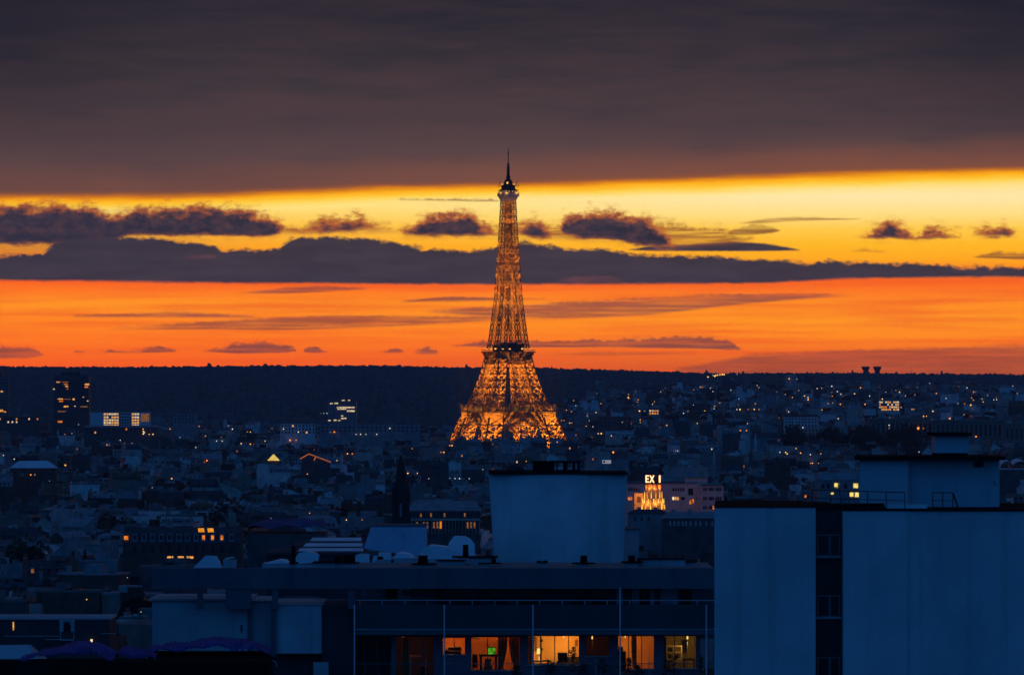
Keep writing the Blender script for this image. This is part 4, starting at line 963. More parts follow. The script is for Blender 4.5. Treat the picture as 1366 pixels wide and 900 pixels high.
occ(953, 1400, 676, 900, d); occ(1147, 1336, 610, 676, d); occ(1246, 1294, 577, 610, d)

# --- big battered white wall in the middle
d = 450.0
r = thing('blank_gable_block', 'broad windowless white block narrowing towards its foot, black clutter on its roof', 'building', at(744, d))
g = terr(X(744, d), d) - 2; mb = MB(); n = 14; top = []; bot = []
for e in range(n + 1):
    u = -1 + 2 * e / n; yb_ = d + .55 * u * u
    top.append((X(744.5 + 92.5 * u, d), yb_, Z(632.3, d))); bot.append((X(745.5 + 86.0 * u, d), yb_ + .1, Z(757, d))); 
gb = [(p[0] + (0.35 if e == 0 else (-.35 if e == n else 0)) * 0, p[1] + .15, g) for e, p in enumerate(bot)]
rows = [top, bot, gb]
mb.v = [p for rr in rows for p in rr]
for j in range(2):
    for e in range(n): a = j * (n + 1) + e; mb.f.append((a, a + n + 1, a + n + 2, a + 1)); mb.m.append(0); mb.sm.append(True)
o0 = len(mb.v); q = 12.0
mb.v += [(top[0][0], d + q, top[0][2]), (bot[0][0], d + q, bot[0][2]), (gb[0][0], d + q, g), (top[n][0], d + q, top[0][2]), (bot[n][0], d + q, bot[0][2]), (gb[n][0], d + q, g)]
for f in ((0, o0, o0 + 1, n + 1), (n + 1, o0 + 1, o0 + 2, 2 * n + 2), (n, 2 * n + 1, o0 + 4, o0 + 3), (2 * n + 1, 3 * n + 2, o0 + 5, o0 + 4), (o0, o0 + 3, o0 + 4, o0 + 1), tuple(range(n + 1)) + (o0 + 3, o0)):
    mb.f.append(f); mb.m.append(0); mb.sm.append(False)
mb.build('wall', PLASTER, r)
mb = MB(); mb.hexa([(X(651.5, d), d - .1, Z(632.3, d)), (X(837.8, d), d - .1, Z(632.3, d)), (X(837.8, d), d + 12.1, Z(632.3, d)), (X(651.5, d), d + 12.1, Z(632.3, d))], [(X(652, d), d - .05, Z(629.2, d)), (X(837, d), d - .05, Z(630.4, d)), (X(837, d), d + 12, Z(630.4, d)), (X(652, d), d + 12, Z(629.2, d))]); mb.build('roof', BLACK, r)
mb = MB(); kx = d / F; mb.lathe(X(686, d), d + 2, [(14 * kx, Z(629.4, d)), (13 * kx, Z(625, d)), (10 * kx, Z(621.5, d)), (5 * kx, Z(619.6, d)), (.5 * kx, Z(619.2, d))], 20); mb.build('roof_dome', DARKMETAL, r)
mb = MB(); pbox(mb, 711, 740, 617.5, 629.6, d + 1.5, d + 3.5); mb.build('plant_box', BLACK, r)
mb = MB(); pbox(mb, 709, 774, 614.8, 617.2, d + 1.2, d + 4)
for a, b in ((742, 744), (751, 757), (764, 767), (770.5, 773.5)): pbox(mb, a, b, 617.2, 630, d + 1.6, d + 2.2)
pbox(mb, 742, 773, 626.5, 629.8, d + 1.8, d + 3); mb.build('roof_frame', BLACK, r)
occ(652, 838, 630, 800, d)
d = 470.0
r = thing('narrow_block', 'narrow bare grey block tucked against the right edge of the broad white block', 'building', at(842, d))
mb = MB(); mb.box(X(832, d), X(852.5, d), d, d + 9, terr(X(842, d), d) - 2, Z(706, d)); mb.build('wall', CONC2, r)
mb = MB(); pbox(mb, 831.5, 853, 704.8, 706, d - .1, d + 9.1); mb.build('coping', FASCIA, r); occ(832, 853, 705, 800, d)

# --- the lit apartment block across the bottom
d = 330.0
ab = thing('apartment_block', 'wide apartment block across the bottom with warm lit rooms under a dark balcony band', 'building', at(690, d))
g = terr(X(690, d), d) - 2
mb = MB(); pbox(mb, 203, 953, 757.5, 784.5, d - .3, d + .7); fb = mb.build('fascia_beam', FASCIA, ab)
mb = MB(); pbox(mb, 470, 953, 758.5, 770, d + .72, d + 13); mb.build('roof', mat('roof_gravel_pale', (.2, .21, .22), .95, .25, .4), ab)
for a, b in ((263, 270), (301, 335), (363, 370.5), (464, 474)):
    mb = MB(); pbox(mb, a, b, 784.6, 812, d - .2, d + .5); mb.build('column', FASCIA, ab)
# set-back top storey
d2 = d + 3.6
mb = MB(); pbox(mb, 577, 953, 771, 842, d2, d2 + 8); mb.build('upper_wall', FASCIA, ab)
for a, b, m_, nm in ((548, 581, FASCIA, 'pier'),):
    mb = MB(); pbox(mb, a, b, 771, 842, d2 - .8, d2 - .05); mb.build(nm, m_, ab)
for a, b in ((822, 831), (843, 853), (867, 873), (881, 904)):
    mb = MB(); pbox(mb, a, b, 783, 839, d2 - .14, d2 - .02); mb.build('shutter', CONC2, ab)
for a, b in ((588, 600), (604, 640), (656, 676), (690, 716), (762, 778), (790, 812), (855, 865), (908, 922)):
    mb = MB(); pbox(mb, a, b, 786, 838, d2 - .1, d2 - .02); mb.build('window', PANE, ab)
# balcony slab, guard panels, posts, hand rail
mb = MB(); pbox(mb, 472, 953, 839.6, 846, d - .25, d2 + 9); mb.build('balcony_slab', FASCIA, ab)
for a, b in ((474.6, 591.6), (593.8, 709.8), (712, 826), (828.4, 941), (943.5, 953)):
    mb = MB(); pbox(mb, a, b, 806, 838.2, d - .2, d - .1); mb.build('guard_panel', PANEL, ab)
mb = MB(); pbox(mb, 472.5, 953, 838.3, 839.5, d - .3, d - .05); mb.build('edge_trim', SILL, ab)
for px, yt in ((472.8, 806), (592.7, 806), (710.9, 806), (827.2, 783), (942.3, 806)):
    mb = MB(); pbox(mb, px - .9, px + .9, yt, 910, d - .42, d - .31); mb.build('post', WHITEMETAL, ab)
dd = d + .1; mb = MB(); mb.bar((X(474, dd), dd, Z(800, dd)), (X(953, dd), dd, Z(800.5, dd)), .05, n=6)
for px in np.arange(480, 953, 30.0): mb.bar((X(px, dd), dd, Z(800.2, dd)), (X(px, dd), dd, Z(806, dd)), .04, n=6)
mb.build('hand_rail', WHITEMETAL, ab)
# lower storey facade: piers, sills, frames; rooms behind
yW = d + 1.7
PIER = mat('blue_grey_pier', (.15, .17, .2), .85, .15, .5)
def P2(mb, a, b, yt, yb, y0, y1, mi=0): pbox(mb, a, b, yt, yb, y0, y1, mi)
openings = [(474, 522, 848, 905), (528, 579, 848, 905), (590, 621, 849.5, 872.5), (628, 694, 848.5, 893.5), (703.5, 773, 847, 886), (781, 813, 847, 874.5), (824, 873, 847, 892), (886, 929, 847, 891), (933, 953, 850, 905)]
mb = MB(); prev = 470
for a, b, yt, yb in openings:
    if a > prev: P2(mb, prev, a, 846.1, 925, yW, yW + .25)
    P2(mb, a, b, 846.1, yt, yW, yW + .25)
    if yb < 900: P2(mb, a, b, yb, 925, yW, yW + .25)
    prev = b
mb.build('facade_wall', PIER, ab)
mb = MB(); P2(mb, 470, 953, 925, 932, d - .25, yW + 6); mb.build('floor_slab', FASCIA, ab)
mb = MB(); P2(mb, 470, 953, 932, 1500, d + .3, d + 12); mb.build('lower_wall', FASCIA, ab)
WINF = mat('window_bar_paint', (.10, .105, .11), .6, .1)
for (a, b, yt, yb), bars in zip(openings, ([486, 504], [546, 563], [606], [650.5], [721, 740, 758.5], [797], [838.5, 856], [900, 914], [])):
    mb = MB(); t_ = .9
    P2(mb, a, b, yt, yt + t_, yW + .04, yW + .12); P2(mb, a, b, yb - t_, yb, yW + .04, yW + .12); P2(mb, a, a + t_, yt + t_, yb - t_, yW + .04, yW + .12); P2(mb, b - t_, b, yt + t_, yb - t_, yW + .04, yW + .12)
    for q in bars: P2(mb, q - .6, q + .6, yt + t_, yb - t_, yW + .04, yW + .12)
    wn = mb.build('window', WINF, ab)
    mb = MB(); P2(mb, a + t_, b - t_, yt + t_, yb - t_, yW + .07, yW + .09); sub(wn, mb, 'pane', GL)
    if yb < 900: mb = MB(); P2(mb, a - 1, b + 1, yb, yb + 1.4, yW - .15, yW - .01); sub(wn, mb, 'sill', SILL)
def room(a, b, depth, wallcol, nm='room'):
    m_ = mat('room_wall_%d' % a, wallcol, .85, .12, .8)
    x0, x1 = X(a, yW), X(b, yW); y0, y1 = yW + .27, yW + depth; z0, z1 = Z(924, yW), Z(846.3, yW); mb = MB()
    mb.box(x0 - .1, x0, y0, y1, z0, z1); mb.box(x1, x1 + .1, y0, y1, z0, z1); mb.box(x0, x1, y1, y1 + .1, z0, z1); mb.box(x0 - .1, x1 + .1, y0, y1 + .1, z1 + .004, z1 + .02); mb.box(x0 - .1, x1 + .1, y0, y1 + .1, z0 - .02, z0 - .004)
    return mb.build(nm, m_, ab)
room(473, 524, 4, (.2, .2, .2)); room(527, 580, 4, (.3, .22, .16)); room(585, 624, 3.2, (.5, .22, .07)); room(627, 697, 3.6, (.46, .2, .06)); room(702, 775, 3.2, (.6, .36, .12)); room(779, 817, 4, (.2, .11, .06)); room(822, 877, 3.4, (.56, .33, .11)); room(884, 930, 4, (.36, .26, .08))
WARM = (1.0, .36, .065)
def roomlamp(px, py, dep, power, shade=4.0, label='', col=WARM, m=None, cat='lamp', name='table_lamp', stand=True):
    y = yW + dep; k = d / F; x, z = X(px, y), Z(py, y)
    rt = thing(name, label, cat, (x, y, Z(924, yW)))
    mb = MB(); mb.lathe(x, y, [(shade * k * .7, z + (.06 if not stand else .16)), (shade * k, z - (.06 if not stand else .16))], 14); mb.build('lamp_shade', m or glow('lamp_shade_glow', lin((255, 206, 110)), 1.6), rt)
    mb = MB()
    if stand: mb.bar((x, y, Z(924, yW)), (x, y, z - .17), .04, n=8); mb.lathe(x, y, [(.16, Z(924, yW)), (.14, Z(924, yW) + .03)], 12)
    else: mb.bar((x, y, z + .17), (x, y, Z(846.4, yW)), .02, n=6)
    mb.build('stand' if stand else 'cord', DARKMETAL, rt)
    lamp((x, y, z - (.35 if not stand else .3)), power, col, .12, None, 'lamp_light')
roomlamp(601, 848.2, 1.6, 64.2, 1.0, 'small pendant lamp in the orange room with the dark sofa', stand=False)
roomlamp(640, 848.2, 1.4, 68.4, 1.0, 'pendant lamp above the room with the green aquarium', stand=False)
roomlamp(680, 848.2, 2, 59.8, 1.0, 'pendant lamp behind the arched curtains', stand=False)
roomlamp(719, 868, 1, 94.0, 3.4, 'bright floor lamp with a wide shade in the brightest room', (1, .5, .13))
roomlamp(752, 848.2, 1.6, 111.1, 1.0, 'pendant lamp in the brightest room, near its pale wall', (1, .5, .13), stand=False)
roomlamp(834, 848.2, 1.6, 72.6, 0.9, 'pendant lamp in the orange room with a seated plant silhouette', (1, .40, .08), stand=False)
roomlamp(917, 848.2, 1.8, 38.4, 1.2, 'yellow table lamp beside the bookshelf', (1, .6, .18))
roomlamp(790, 848.2, 2.6, 5.1, 0.9, 'dim lamp in the dark room right of the brightest room')
roomlamp(538, 848.2, 0.7, 9.3, 0.8, 'small lamp above the narrow orange curtain', stand=False)
# curtains
def curtain(a, b, yt, yb, dep, col, label, tie=0.0):
    m_ = mat('curtain_%d' % a, col, .9, .2, 2.0); mb = MB(); n = 24; y = yW + dep; rows = 8
    for j in range(rows + 1):
        v = j / rows
        for e in range(n + 1):
            u = e / n; w_ = u * (1 - tie * v * v) if tie >= 0 else 1 - (1 - u) * (1 + tie * v * v)
            mb.v.append((X(a + (b - a) * w_, y), y + .06 * math.sin(u * 26), Z(yt + (yb - yt) * v, y)))
    for j in range(rows):
        for e in range(n): q = j * (n + 1) + e; mb.f.append((q, q + 1, q + n + 2, q + n + 1)); mb.m.append(0); mb.sm.append(True)
    o = mb.build('curtain', m_); me = o.modifiers.new('cloth', 'SOLIDIFY'); me.thickness = .02
    tag(o, label, 'curtain')
curtain(536, 545, 849, 905, .5, (.6, .25, .08), 'narrow orange curtain lit from above in a dark room', .15)
curtain(664, 677, 849, 893, .6, (.5, .2, .08), 'orange curtain gathered to the left in an arc', .6)
curtain(678, 693, 849, 893, .7, (.5, .2, .08), 'orange curtain gathered to the right in an arc', -.6)
curtain(704, 713, 847, 885, .55, (.55, .26, .1), 'reddish curtain at the left end of the brightest room', .1)
curtain(842, 849, 847, 892, .6, (.5, .26, .1), 'tan curtain in the half dark orange room', -.3)
# furniture silhouettes
DK = mat('dark_fabric', (.02, .018, .016), .95, .2, 2.0)
def put(name, label, cat, boxes, m=DK, parts=None):
    rt = thing(name, label, cat, (X(boxes[0][0], yW), yW + boxes[0][4], Z(924, yW)))
    for i, (a, b, yt, yb, y0, y1) in enumerate(boxes):
        mb = MB(); pbox(mb, a, b, yt, yb, yW + y0, yW + y1); mb.build((parts or ['body', 'back', 'arm', 'arm'])[i], m, rt)
    return rt
put('sofa', 'black sofa back filling the lower half of the small orange window', 'sofa', [(597, 615, 868, 900, .8, 1.7), (598, 615.5, 862.5, 868, 1.4, 1.7), (593.5, 597, 866, 900, .8, 1.7)], parts=['seat', 'backrest', 'armrest'])
rt = put('aquarium', 'glowing green aquarium on a dark cabinet', 'aquarium', [(651, 661, 863.5, 872, .8, 1.4)], glow('green_tank_glow', lin((110, 205, 40)), .5, True, .75, 4.0), ['tank'])
mb = MB(); pbox(mb, 650.5, 661.5, 862.4, 863.4, yW + .75, yW + 1.45); mb.build('lid', DARKMETAL, rt)
put('cabinet', 'dark cabinet carrying the aquarium', 'cabinet', [(639, 664, 872.2, 875, .7, 1.6), (640, 643, 875, 924, .75, 1.5), (660, 663, 875, 924, .75, 1.5)], parts=['top', 'leg', 'leg'])
put('armchair', 'reddish armchair under the aquarium cabinet', 'armchair', [(646.5, 655, 878, 895, .3, .65), (645, 657, 888, 905, -.0 + .29, .9)], mat('red_fabric', (.4, .16, .08), .9, .2, 2.0), ['backrest', 'seat'])
put('armchair', 'dark high armchair in front of the pale wall of the brightest room', 'armchair', [(744, 757, 870, 905, .5, 1.1), (742, 759, 882, 905, .45, 1.3)], DK, ['backrest', 'seat'])
put('side_table', 'low dark table below the bright floor lamp', 'table', [(710, 733, 880, 882, .5, 1.2), (711, 713, 882, 924, .6, .8), (730, 732, 882, 924, .6, .8)], DK, ['table_top', 'leg', 'leg'])
put('coat_stand', 'tall thin dark stand beside the bright floor lamp', 'coat stand', [(721.6, 722.6, 849, 915, .5, .56), (720, 724.5, 853, 855, .45, .6), (720.4, 724, 864, 867, .45, .6)], DK, ['pole', 'hook', 'hook'])
bk = put('bookshelf', 'open bookshelf with pale compartments in the dim yellow room', 'bookshelf', [(888.5, 910, 860.5, 862, 2.2, 2.6), (888.5, 890, 862, 900, 2.2, 2.6), (908.5, 910, 862, 900, 2.2, 2.6), (890, 908.5, 869, 870, 2.2, 2.6), (890, 908.5, 878, 879, 2.2, 2.6), (898.6, 899.8, 862, 900, 2.2, 2.6)], mat('shelf_wood', (.55, .42, .2), .7, .2, 2.0), ['top', 'side_panel', 'side_panel', 'shelf', 'shelf', 'divider'])
put('picture_frame', 'plain dark framed picture on the pale wall of the brightest room', 'picture', [(767, 769.6, 853, 861, 3.1, 3.16)], mat('picture_brown', (.2, .08, .03), .8, .2), ['frame'])
put('picture_frame', 'plain pale framed picture in the dim yellow room', 'picture', [(922, 926, 851, 862, 3.8, 3.9)], mat('picture_buff', (.35, .3, .18), .8, .3, 3.0), ['frame'])
put('desk', 'dark desk beside the yellow table lamp', 'desk', [(911, 927, 878, 880, 1.2, 2.2), (911.5, 913, 880, 924, 1.3, 1.5), (925, 926.5, 880, 924, 1.3, 1.5)], DK, ['desk_top', 'leg', 'leg'])
put('dining_table', 'small table edge catching orange light in the dark room with the narrow curtain', 'table', [(547, 562, 874, 876, .9, 1.6), (548, 549, 876, 924, 1.0, 1.1), (560, 561, 876, 924, 1.0, 1.1)], mat('table_orange_wood', (.5, .25, .1), .6, .2), ['table_top', 'leg', 'leg'])
put('tall_cupboard', 'dark tall cupboard filling the middle of the room with the arched curtains', 'cupboard', [(664, 672, 856, 924, 2.4, 2.9)], DK, ['body'])
put('hanging_shelf', 'dark hanging shelf of bric-a-brac under the ceiling beside the green aquarium', 'shelf', [(630, 641, 850.5, 852, 1.9, 2.3), (631, 633, 848.6, 850.5, 2, 2.2), (635.5, 637.5, 847.8, 850.5, 2, 2.2)], DK, ['board', 'jar', 'jar'])
put('dining_chair', 'dark chair back silhouetted left of the green aquarium', 'chair', [(630, 637, 872, 888, .9, 1.0), (630, 637, 888, 890, .9, 1.5), (630, 631, 890, 924, .9, 1.0), (636, 637, 890, 924, .9, 1.0)], DK, ['backrest', 'seat', 'leg', 'leg'])
put('wall_cabinet', 'brown wall cabinet behind the bright floor lamp', 'cabinet', [(706, 716, 850, 868, 2.7, 3.1)], mat('cabinet_brown', (.14, .06, .02), .7, .3, 2.0), ['body'])
put('sideboard', 'dark sideboard along the pale wall of the brightest room', 'sideboard', [(746, 772, 876, 924, 2.4, 3.0)], DK, ['body'])
put('vase', 'dark round vase on the sideboard of the brightest room', 'vase', [(764, 767.5, 871, 876, 2.5, 2.8)], DK, ['body'])
put('standing_screen', 'dark folding screen in the orange room with the tan curtain', 'screen', [(825, 831, 862, 924, 1.2, 1.3), (831, 835, 868, 924, 1.3, 1.4)], DK, ['panel', 'panel'])
put('wardrobe', 'dark wardrobe on the left side of the dim yellow room', 'wardrobe', [(886.5, 889, 850, 924, 1.0, 1.6), (911, 917, 853, 866, 3.4, 3.7)], DK, ['body', 'top_box'])
put('book_row', 'row of dark books on the shelf of the dim yellow room', 'books', [(891, 897, 863.5, 869, 2.25, 2.55), (901, 906, 872, 878, 2.25, 2.55), (892, 895, 873, 878, 2.25, 2.55)], DK, ['book', 'book', 'book'])
# balcony plants, seen dark against the light
def plant(px, py, wpx, hpx, dep, label, n=70, pot=True):
    y = d + dep; k = d / F; x, z0 = X(px, y), Z(py, y); rt = thing('potted_plant', label, 'plant', (x, y, z0))
    mb = MB()
    for _ in range(n):
        a = R.uniform(0, 2 * PI); h = R.random() ** .7; rr = wpx * k * .5 * (1.15 - h * .55) * R.random() ** .6
        c = Vector((x + math.cos(a) * rr, y + math.sin(a) * rr * .6, z0 + hpx * k * h)); s = R.uniform(.05, .13)
        u = Vector((R.uniform(-1, 1), R.uniform(-1, 1), R.uniform(-.3, 1))).normalized() * s; v = u.cross(Vector((R.uniform(-1, 1), R.uniform(-1, 1), R.uniform(-1, 1)))).normalized() * s * .45
        mb.quad(tuple(c - u), tuple(c + v), tuple(c + u), tuple(c - v))
    mb.build('foliage', LEAF, rt)
    mb = MB()
    for e in range(4): mb.bar((x, y, z0 - .05), (x + R.uniform(-.3, .3) * wpx * k, y, z0 + hpx * k * .7), .025)
    mb.build('stem', BARK, rt)
    if pot: mb = MB(); mb.lathe(x, y, [(.14, z0 - .35), (.2, z0)], 12); mb.build('pot', POT, rt)
for px, py, w_, h_, lab in ((764, 886, 14, 24, 'bushy pot plant in front of the brightest room, beside the dark armchair'), (828, 896, 14, 28, 'dark leafy plant leaning against the orange room right of the brightest'), (839, 897, 10, 20, 'small spiky plant at the foot of the tan curtain'), (734, 900, 16, 20, 'low bushy plant under the floor lamp window'),
    (688, 903, 16, 16, 'low leafy plant below the arched curtains'), (900, 900, 18, 26, 'loose leafy plant in front of the bookshelf'), (889, 900, 10, 20, 'thin plant left of the bookshelf'), (804, 900, 20, 22, 'wide dark bush below the dim room'), (565, 905, 16, 16, 'small plant below the table in the dark room'), (778, 905, 18, 20, 'plant below the pier between bright and dim rooms'), (935, 898, 9, 24, 'narrow plant at the far right end of the balcony'), (852, 905, 14, 18, 'plant in front of the dark pane beside the orange room')):
    plant(px, py, w_, h_, .95, lab, 90)
mb = MB(); pbox(mb, 476, 950, 884, 885.2, d - .2, d - .14); pbox(mb, 476, 950, 903, 925, d - .22, d - .14); mb.build('lower_rail', WINF, ab)
for px in (547, 568, 795, 866):
    mb = MB(); pbox(mb, px - .4, px + .4, 878, 905, d - .13, d - .05); mb.build('rail_post', SILL, ab)
# left wing: blank parapets and stained wall under the pergola beam
mb = MB(); pbox(mb, 203, 331, 800.5, 880, d + .9, d + 9); pbox(mb, 334.5, 362.5, 802, 872, d + 1.1, d + 8); mb.build('parapet_wall', CONC2, ab)
mb = MB(); pbox(mb, 366.5, 429, 806.5, 871, d + .2, d + 8); mb.build('stained_wall', CONC, ab)
mb = MB(); pbox(mb, 330.5, 336, 800, 880, d + .8, d + .95); pbox(mb, 361.5, 368, 800, 875, d + .05, d + .18); mb.build('downpipe', FASCIA, ab)
mb = MB(); pbox(mb, 198, 335, 798.6, 800.4, d + .6, d + 9.2); pbox(mb, 334, 364, 800.6, 801.9, d + .8, d + 8.1); pbox(mb, 364, 431, 804.5, 806.4, d + .1, d + 8.1); mb.build('coping', SILL, ab)
mb = MB(); pbox(mb, 429.2, 471, 806, 915, d + .5, d + 8); pbox(mb, 366, 470, 871.2, 950, d + 1.2, d + 8); pbox(mb, 203, 366, 880, 950, d + 1.4, d + 8); mb.build('recess_wall', DARKWALL, ab)
mb = MB(); pbox(mb, 321, 323, 833, 842, d + .82, d + .88); mb.build('wall_vent', BLACK, ab)
for yt in (794.8, 797.4): mb = MB(); pbox(mb, 212, 300, yt, yt + .6, d + 1.4, d + 1.46); mb.build('roof_rail', SILL, ab)
mb = MB(); pbox(mb, 380, 425, 795, 796.2, d + 1, d + 1.1); pbox(mb, 420, 470, 798.6, 799.6, d + 1, d + 1.1); mb.build('roof_rail', SILL, ab)
mb = MB(); pbox(mb, 418, 438, 883, 915, d - .3, d + .3); mb.build('planter_box', CONC2, ab)
mb = MB(); mb.path([(X(360 + 9 * math.cos(a), d), d + .2, Z(887 - 7 * math.sin(a), d)) for a in np.arange(-.2, 3.2, .3)], .07); mb.build('hose_loop', SILL, ab)
# things seen through the open left part and on the roof: chimneys with dark caps
def stack(a, b, yt, yb, cap0, cap1, capy, pots, dep, m=None):
    y = d + dep; mb = MB(); pbox(mb, a, b, yt, yb, y, y + 1.2); c_ = mb.build('chimney', m or CONC2, ab)
    mb = MB(); pbox(mb, cap0, cap1, capy, yt - .05, y - .15, y + 1.35); sub(c_, mb, 'cap', BLACK)
    for p0, p1, pt in pots:
        mb = MB(); mb.lathe((X(p0, y) + X(p1, y)) / 2, y + .6, [((X(p1, y) - X(p0, y)) / 2, Z(capy, y)), ((X(p1, y) - X(p0, y)) / 2.3, Z(pt + 1.5, y)), ((X(p1, y) - X(p0, y)) / 1.8, Z(pt, y))], 12); sub(c_, mb, 'chimney_pot', BLACK)
stack(719, 730, 750.5, 759, 715.5, 731, 749, [(717, 721, 747.6), (725, 730, 747.4)], 5)
stack(768, 786, 752, 759.5, 763, 794, 750.5, [(774, 784, 741)], 5.5); stack(834, 852, 751, 759.5, 829, 857, 749, [(838, 848, 741), (850, 855, 744)], 5)
stack(852, 914, 746, 758.6, 852, 914, 745, [], 6); stack(914, 927, 750, 758.6, 913, 928, 749.2, [], 7)
stack(553, 577, 753, 759, 549, 582, 751.5, [(557, 571, 741)], 5); stack(420, 447, 750.5, 758.6, 417, 449, 749, [], 4); stack(447, 476, 751, 760, 444, 479, 750, [(445, 455, 741), (457, 474, 740.5)], 4.5)
stack(625, 660, 744, 757, 603, 664, 741.8, [(617, 625, 726.5)], 9, CONC2); stack(584, 620, 748, 757, 582, 622, 747, [], 8)
stack(640, 652, 752, 759, 638, 668, 750.8, [(655, 662, 745)], 4.5)
stack(388, 393, 752, 759, 386, 397, 750, [(388, 394, 728)], 3)
# terrace bits behind the rail
mb = MB(); pbox(mb, 482, 515, 787.5, 794.5, d + 4.5, d + 5.5); pbox(mb, 536, 548, 787.5, 794.5, d + 4.5, d + 5.5); mb.build('terrace_planter', CONC2, ab)
mb = MB(); pbox(mb, 514, 530, 782, 801, d + 4, d + 4.4); mb.build('terrace_cupboard', DARKWALL, ab)
occ(203, 953, 757, 783, d); occ(203, 953, 800, 900, d); occ(475, 953, 757, 900, d)

# --- roofs just behind: pale rooflights, glass slope, tents
d = 352.0
def rooflight(name, label, cat, prof, depth, m, rm=None, group=None, dd=d):
    """an outline (photo profile) extruded to its own real depth"""
    x = sum(p[0] for p in prof) / len(prof); rt = thing(name, label, cat, (X(x, dd), dd, Z(max(p[1] for p in prof), dd)), group); n = len(prof)
    f = [(X(p[0], dd), dd, Z(p[1], dd)) for p in prof]; cx_ = X(x, dd); zb = Z(max(p[1] for p in prof), dd)
    b = [(cx_ + (q[0] - cx_) * .82, dd + depth, zb + (q[2] - zb) * .9) for q in f]
    mb = MB(); mb.add(f + b, [tuple(range(n))[::-1], tuple(range(n, 2 * n))] + [(i, (i + 1) % n, n + (i + 1) % n, n + i) for i in range(n)]); mb.build('cover', m, rt)
    mb = MB(); a0, a1 = min(p[0] for p in prof), max(p[0] for p in prof); mb.box(X(a0, dd) - .1, X(a1, dd) + .1, dd - .1, dd + depth + .1, zb - .9, zb - .01); mb.build('base', CONC2, rt); return rt
SHEET = mat('pale_plastic_sheet', (.76, .8, .82), .5, .14, .5); SHEET2 = mat('white_canvas', (.86, .88, .9), .7, .1, .6)
rooflight('skylight_hood', 'pale tapered skylight hood like a cut pyramid above the left end of the pergola beam', 'skylight', [(258, 757), (297, 757), (288, 741), (274, 740.5)], 2.5, SHEET)
rooflight('canopy', 'flat white canopy corner catching the sky, left of the rounded canopy', 'canopy', [(352, 751.5), (385, 751), (382, 748), (372, 746.5)], 4, SHEET2)
rooflight('canopy', 'rounded pale canopy bulging behind the roof edge', 'canopy', [(392, 752), (424, 750), (426, 741), (420, 737), (409, 734.5), (398, 737.5), (394, 744)], 4, SHEET)
rooflight('water_tank', 'pale boxy tank with a white lid among the roof chimneys', 'tank', [(474, 752), (493, 752), (493, 738.5), (482, 737.5), (474, 740)], 2, SHEET)
rooflight('water_tank', 'smaller teal tank right of the boxy white-lidded one', 'tank', [(496, 751), (512, 751), (511, 742), (498, 741)], 2, SHEET)
rooflight('canopy', 'low white canopy with a sagging top in the middle of the roof clutter', 'canopy', [(524, 744), (553, 744), (546, 739.5), (534, 737.5), (528, 739)], 5, SHEET2)
rooflight('rooflight_box', 'flat box rooflight with a white rim left of the low canopy', 'skylight', [(503, 746), (523, 746), (521, 738), (505, 737)], 3, SHEET)
rooflight('tent', 'long crumpled pale tent beside the broad white block', 'tent', [(556, 745), (608, 745), (607, 735), (598, 729.5), (590, 728.5), (581, 727.5), (572, 727), (564, 731)], 6, SHEET, dd=362)
rooflight('tent', 'tall rounded white tent against the broad white block', 'tent', [(594, 743), (634, 743), (633, 725), (628, 718.5), (620, 715), (606, 714.5), (599, 723)], 6, SHEET2, dd=370)
rooflight('canopy', 'small tilted white awning below the glowing skylights', 'canopy', [(300, 746), (312, 743.5), (312, 742.5), (300, 744.6)], 1.5, SHEET2)
d = 420.0
rt = thing('glazed_shed', 'big sloping translucent wall, a blue trapezoid at the foot of the black spire', 'shed', (X(528, d), d, terr(X(528, d), d)))
mb = MB(); mb.hexa([(X(485, d), d, Z(731, d)), (X(568.5, d), d, Z(744, d)), (X(568.5, d), d + 7, Z(744, d)), (X(485, d), d + 7, Z(731, d))], [(X(494.5, d), d + 1.5, Z(702, d)), (X(568, d), d + 1.5, Z(702, d)), (X(568, d), d + 6.5, Z(702, d)), (X(494.5, d), d + 6.5, Z(702, d))])
mb.build('roof', mat('translucent_sheet', (.34, .42, .52), .45, .12, .4, streak=.35), rt)
mb = MB(); pbox(mb, 493.5, 569, 700.2, 701.9, d + 1.4, d + 6.6); mb.build('ridge', FASCIA, rt); mb = MB(); mb.box(X(487, d), X(568, d), d + .3, d + 6.8, terr(0, d) - 2, Z(744.5, d)); mb.build('wall', DARKWALL, rt)
occ(487, 568, 702, 760, d)
d = 440.0
rt = thing('glass_roof_hall', 'low workshop roof striped with three pale bands of glazing', 'hall', (X(440, d), d, terr(X(440, d), d)))
mb = MB(); mb.box(X(355, d), X(485, d), d, d + 10, terr(0, d) - 2, Z(737, d)); mb.build('wall', DARKWALL, rt)
mb = MB(); mb.hexa([(X(352, d), d - .2, Z(740, d)), (X(487, d), d - .2, Z(740, d)), (X(487, d), d + 10.2, Z(740, d)), (X(352, d), d + 10.2, Z(740, d))], [(X(412, d), d + 9, Z(721, d)), (X(480, d), d + 9, Z(721, d)), (X(480, d), d + 10, Z(721, d)), (X(412, d), d + 10, Z(721, d))]); mb.build('roof', DARKWALL, rt)
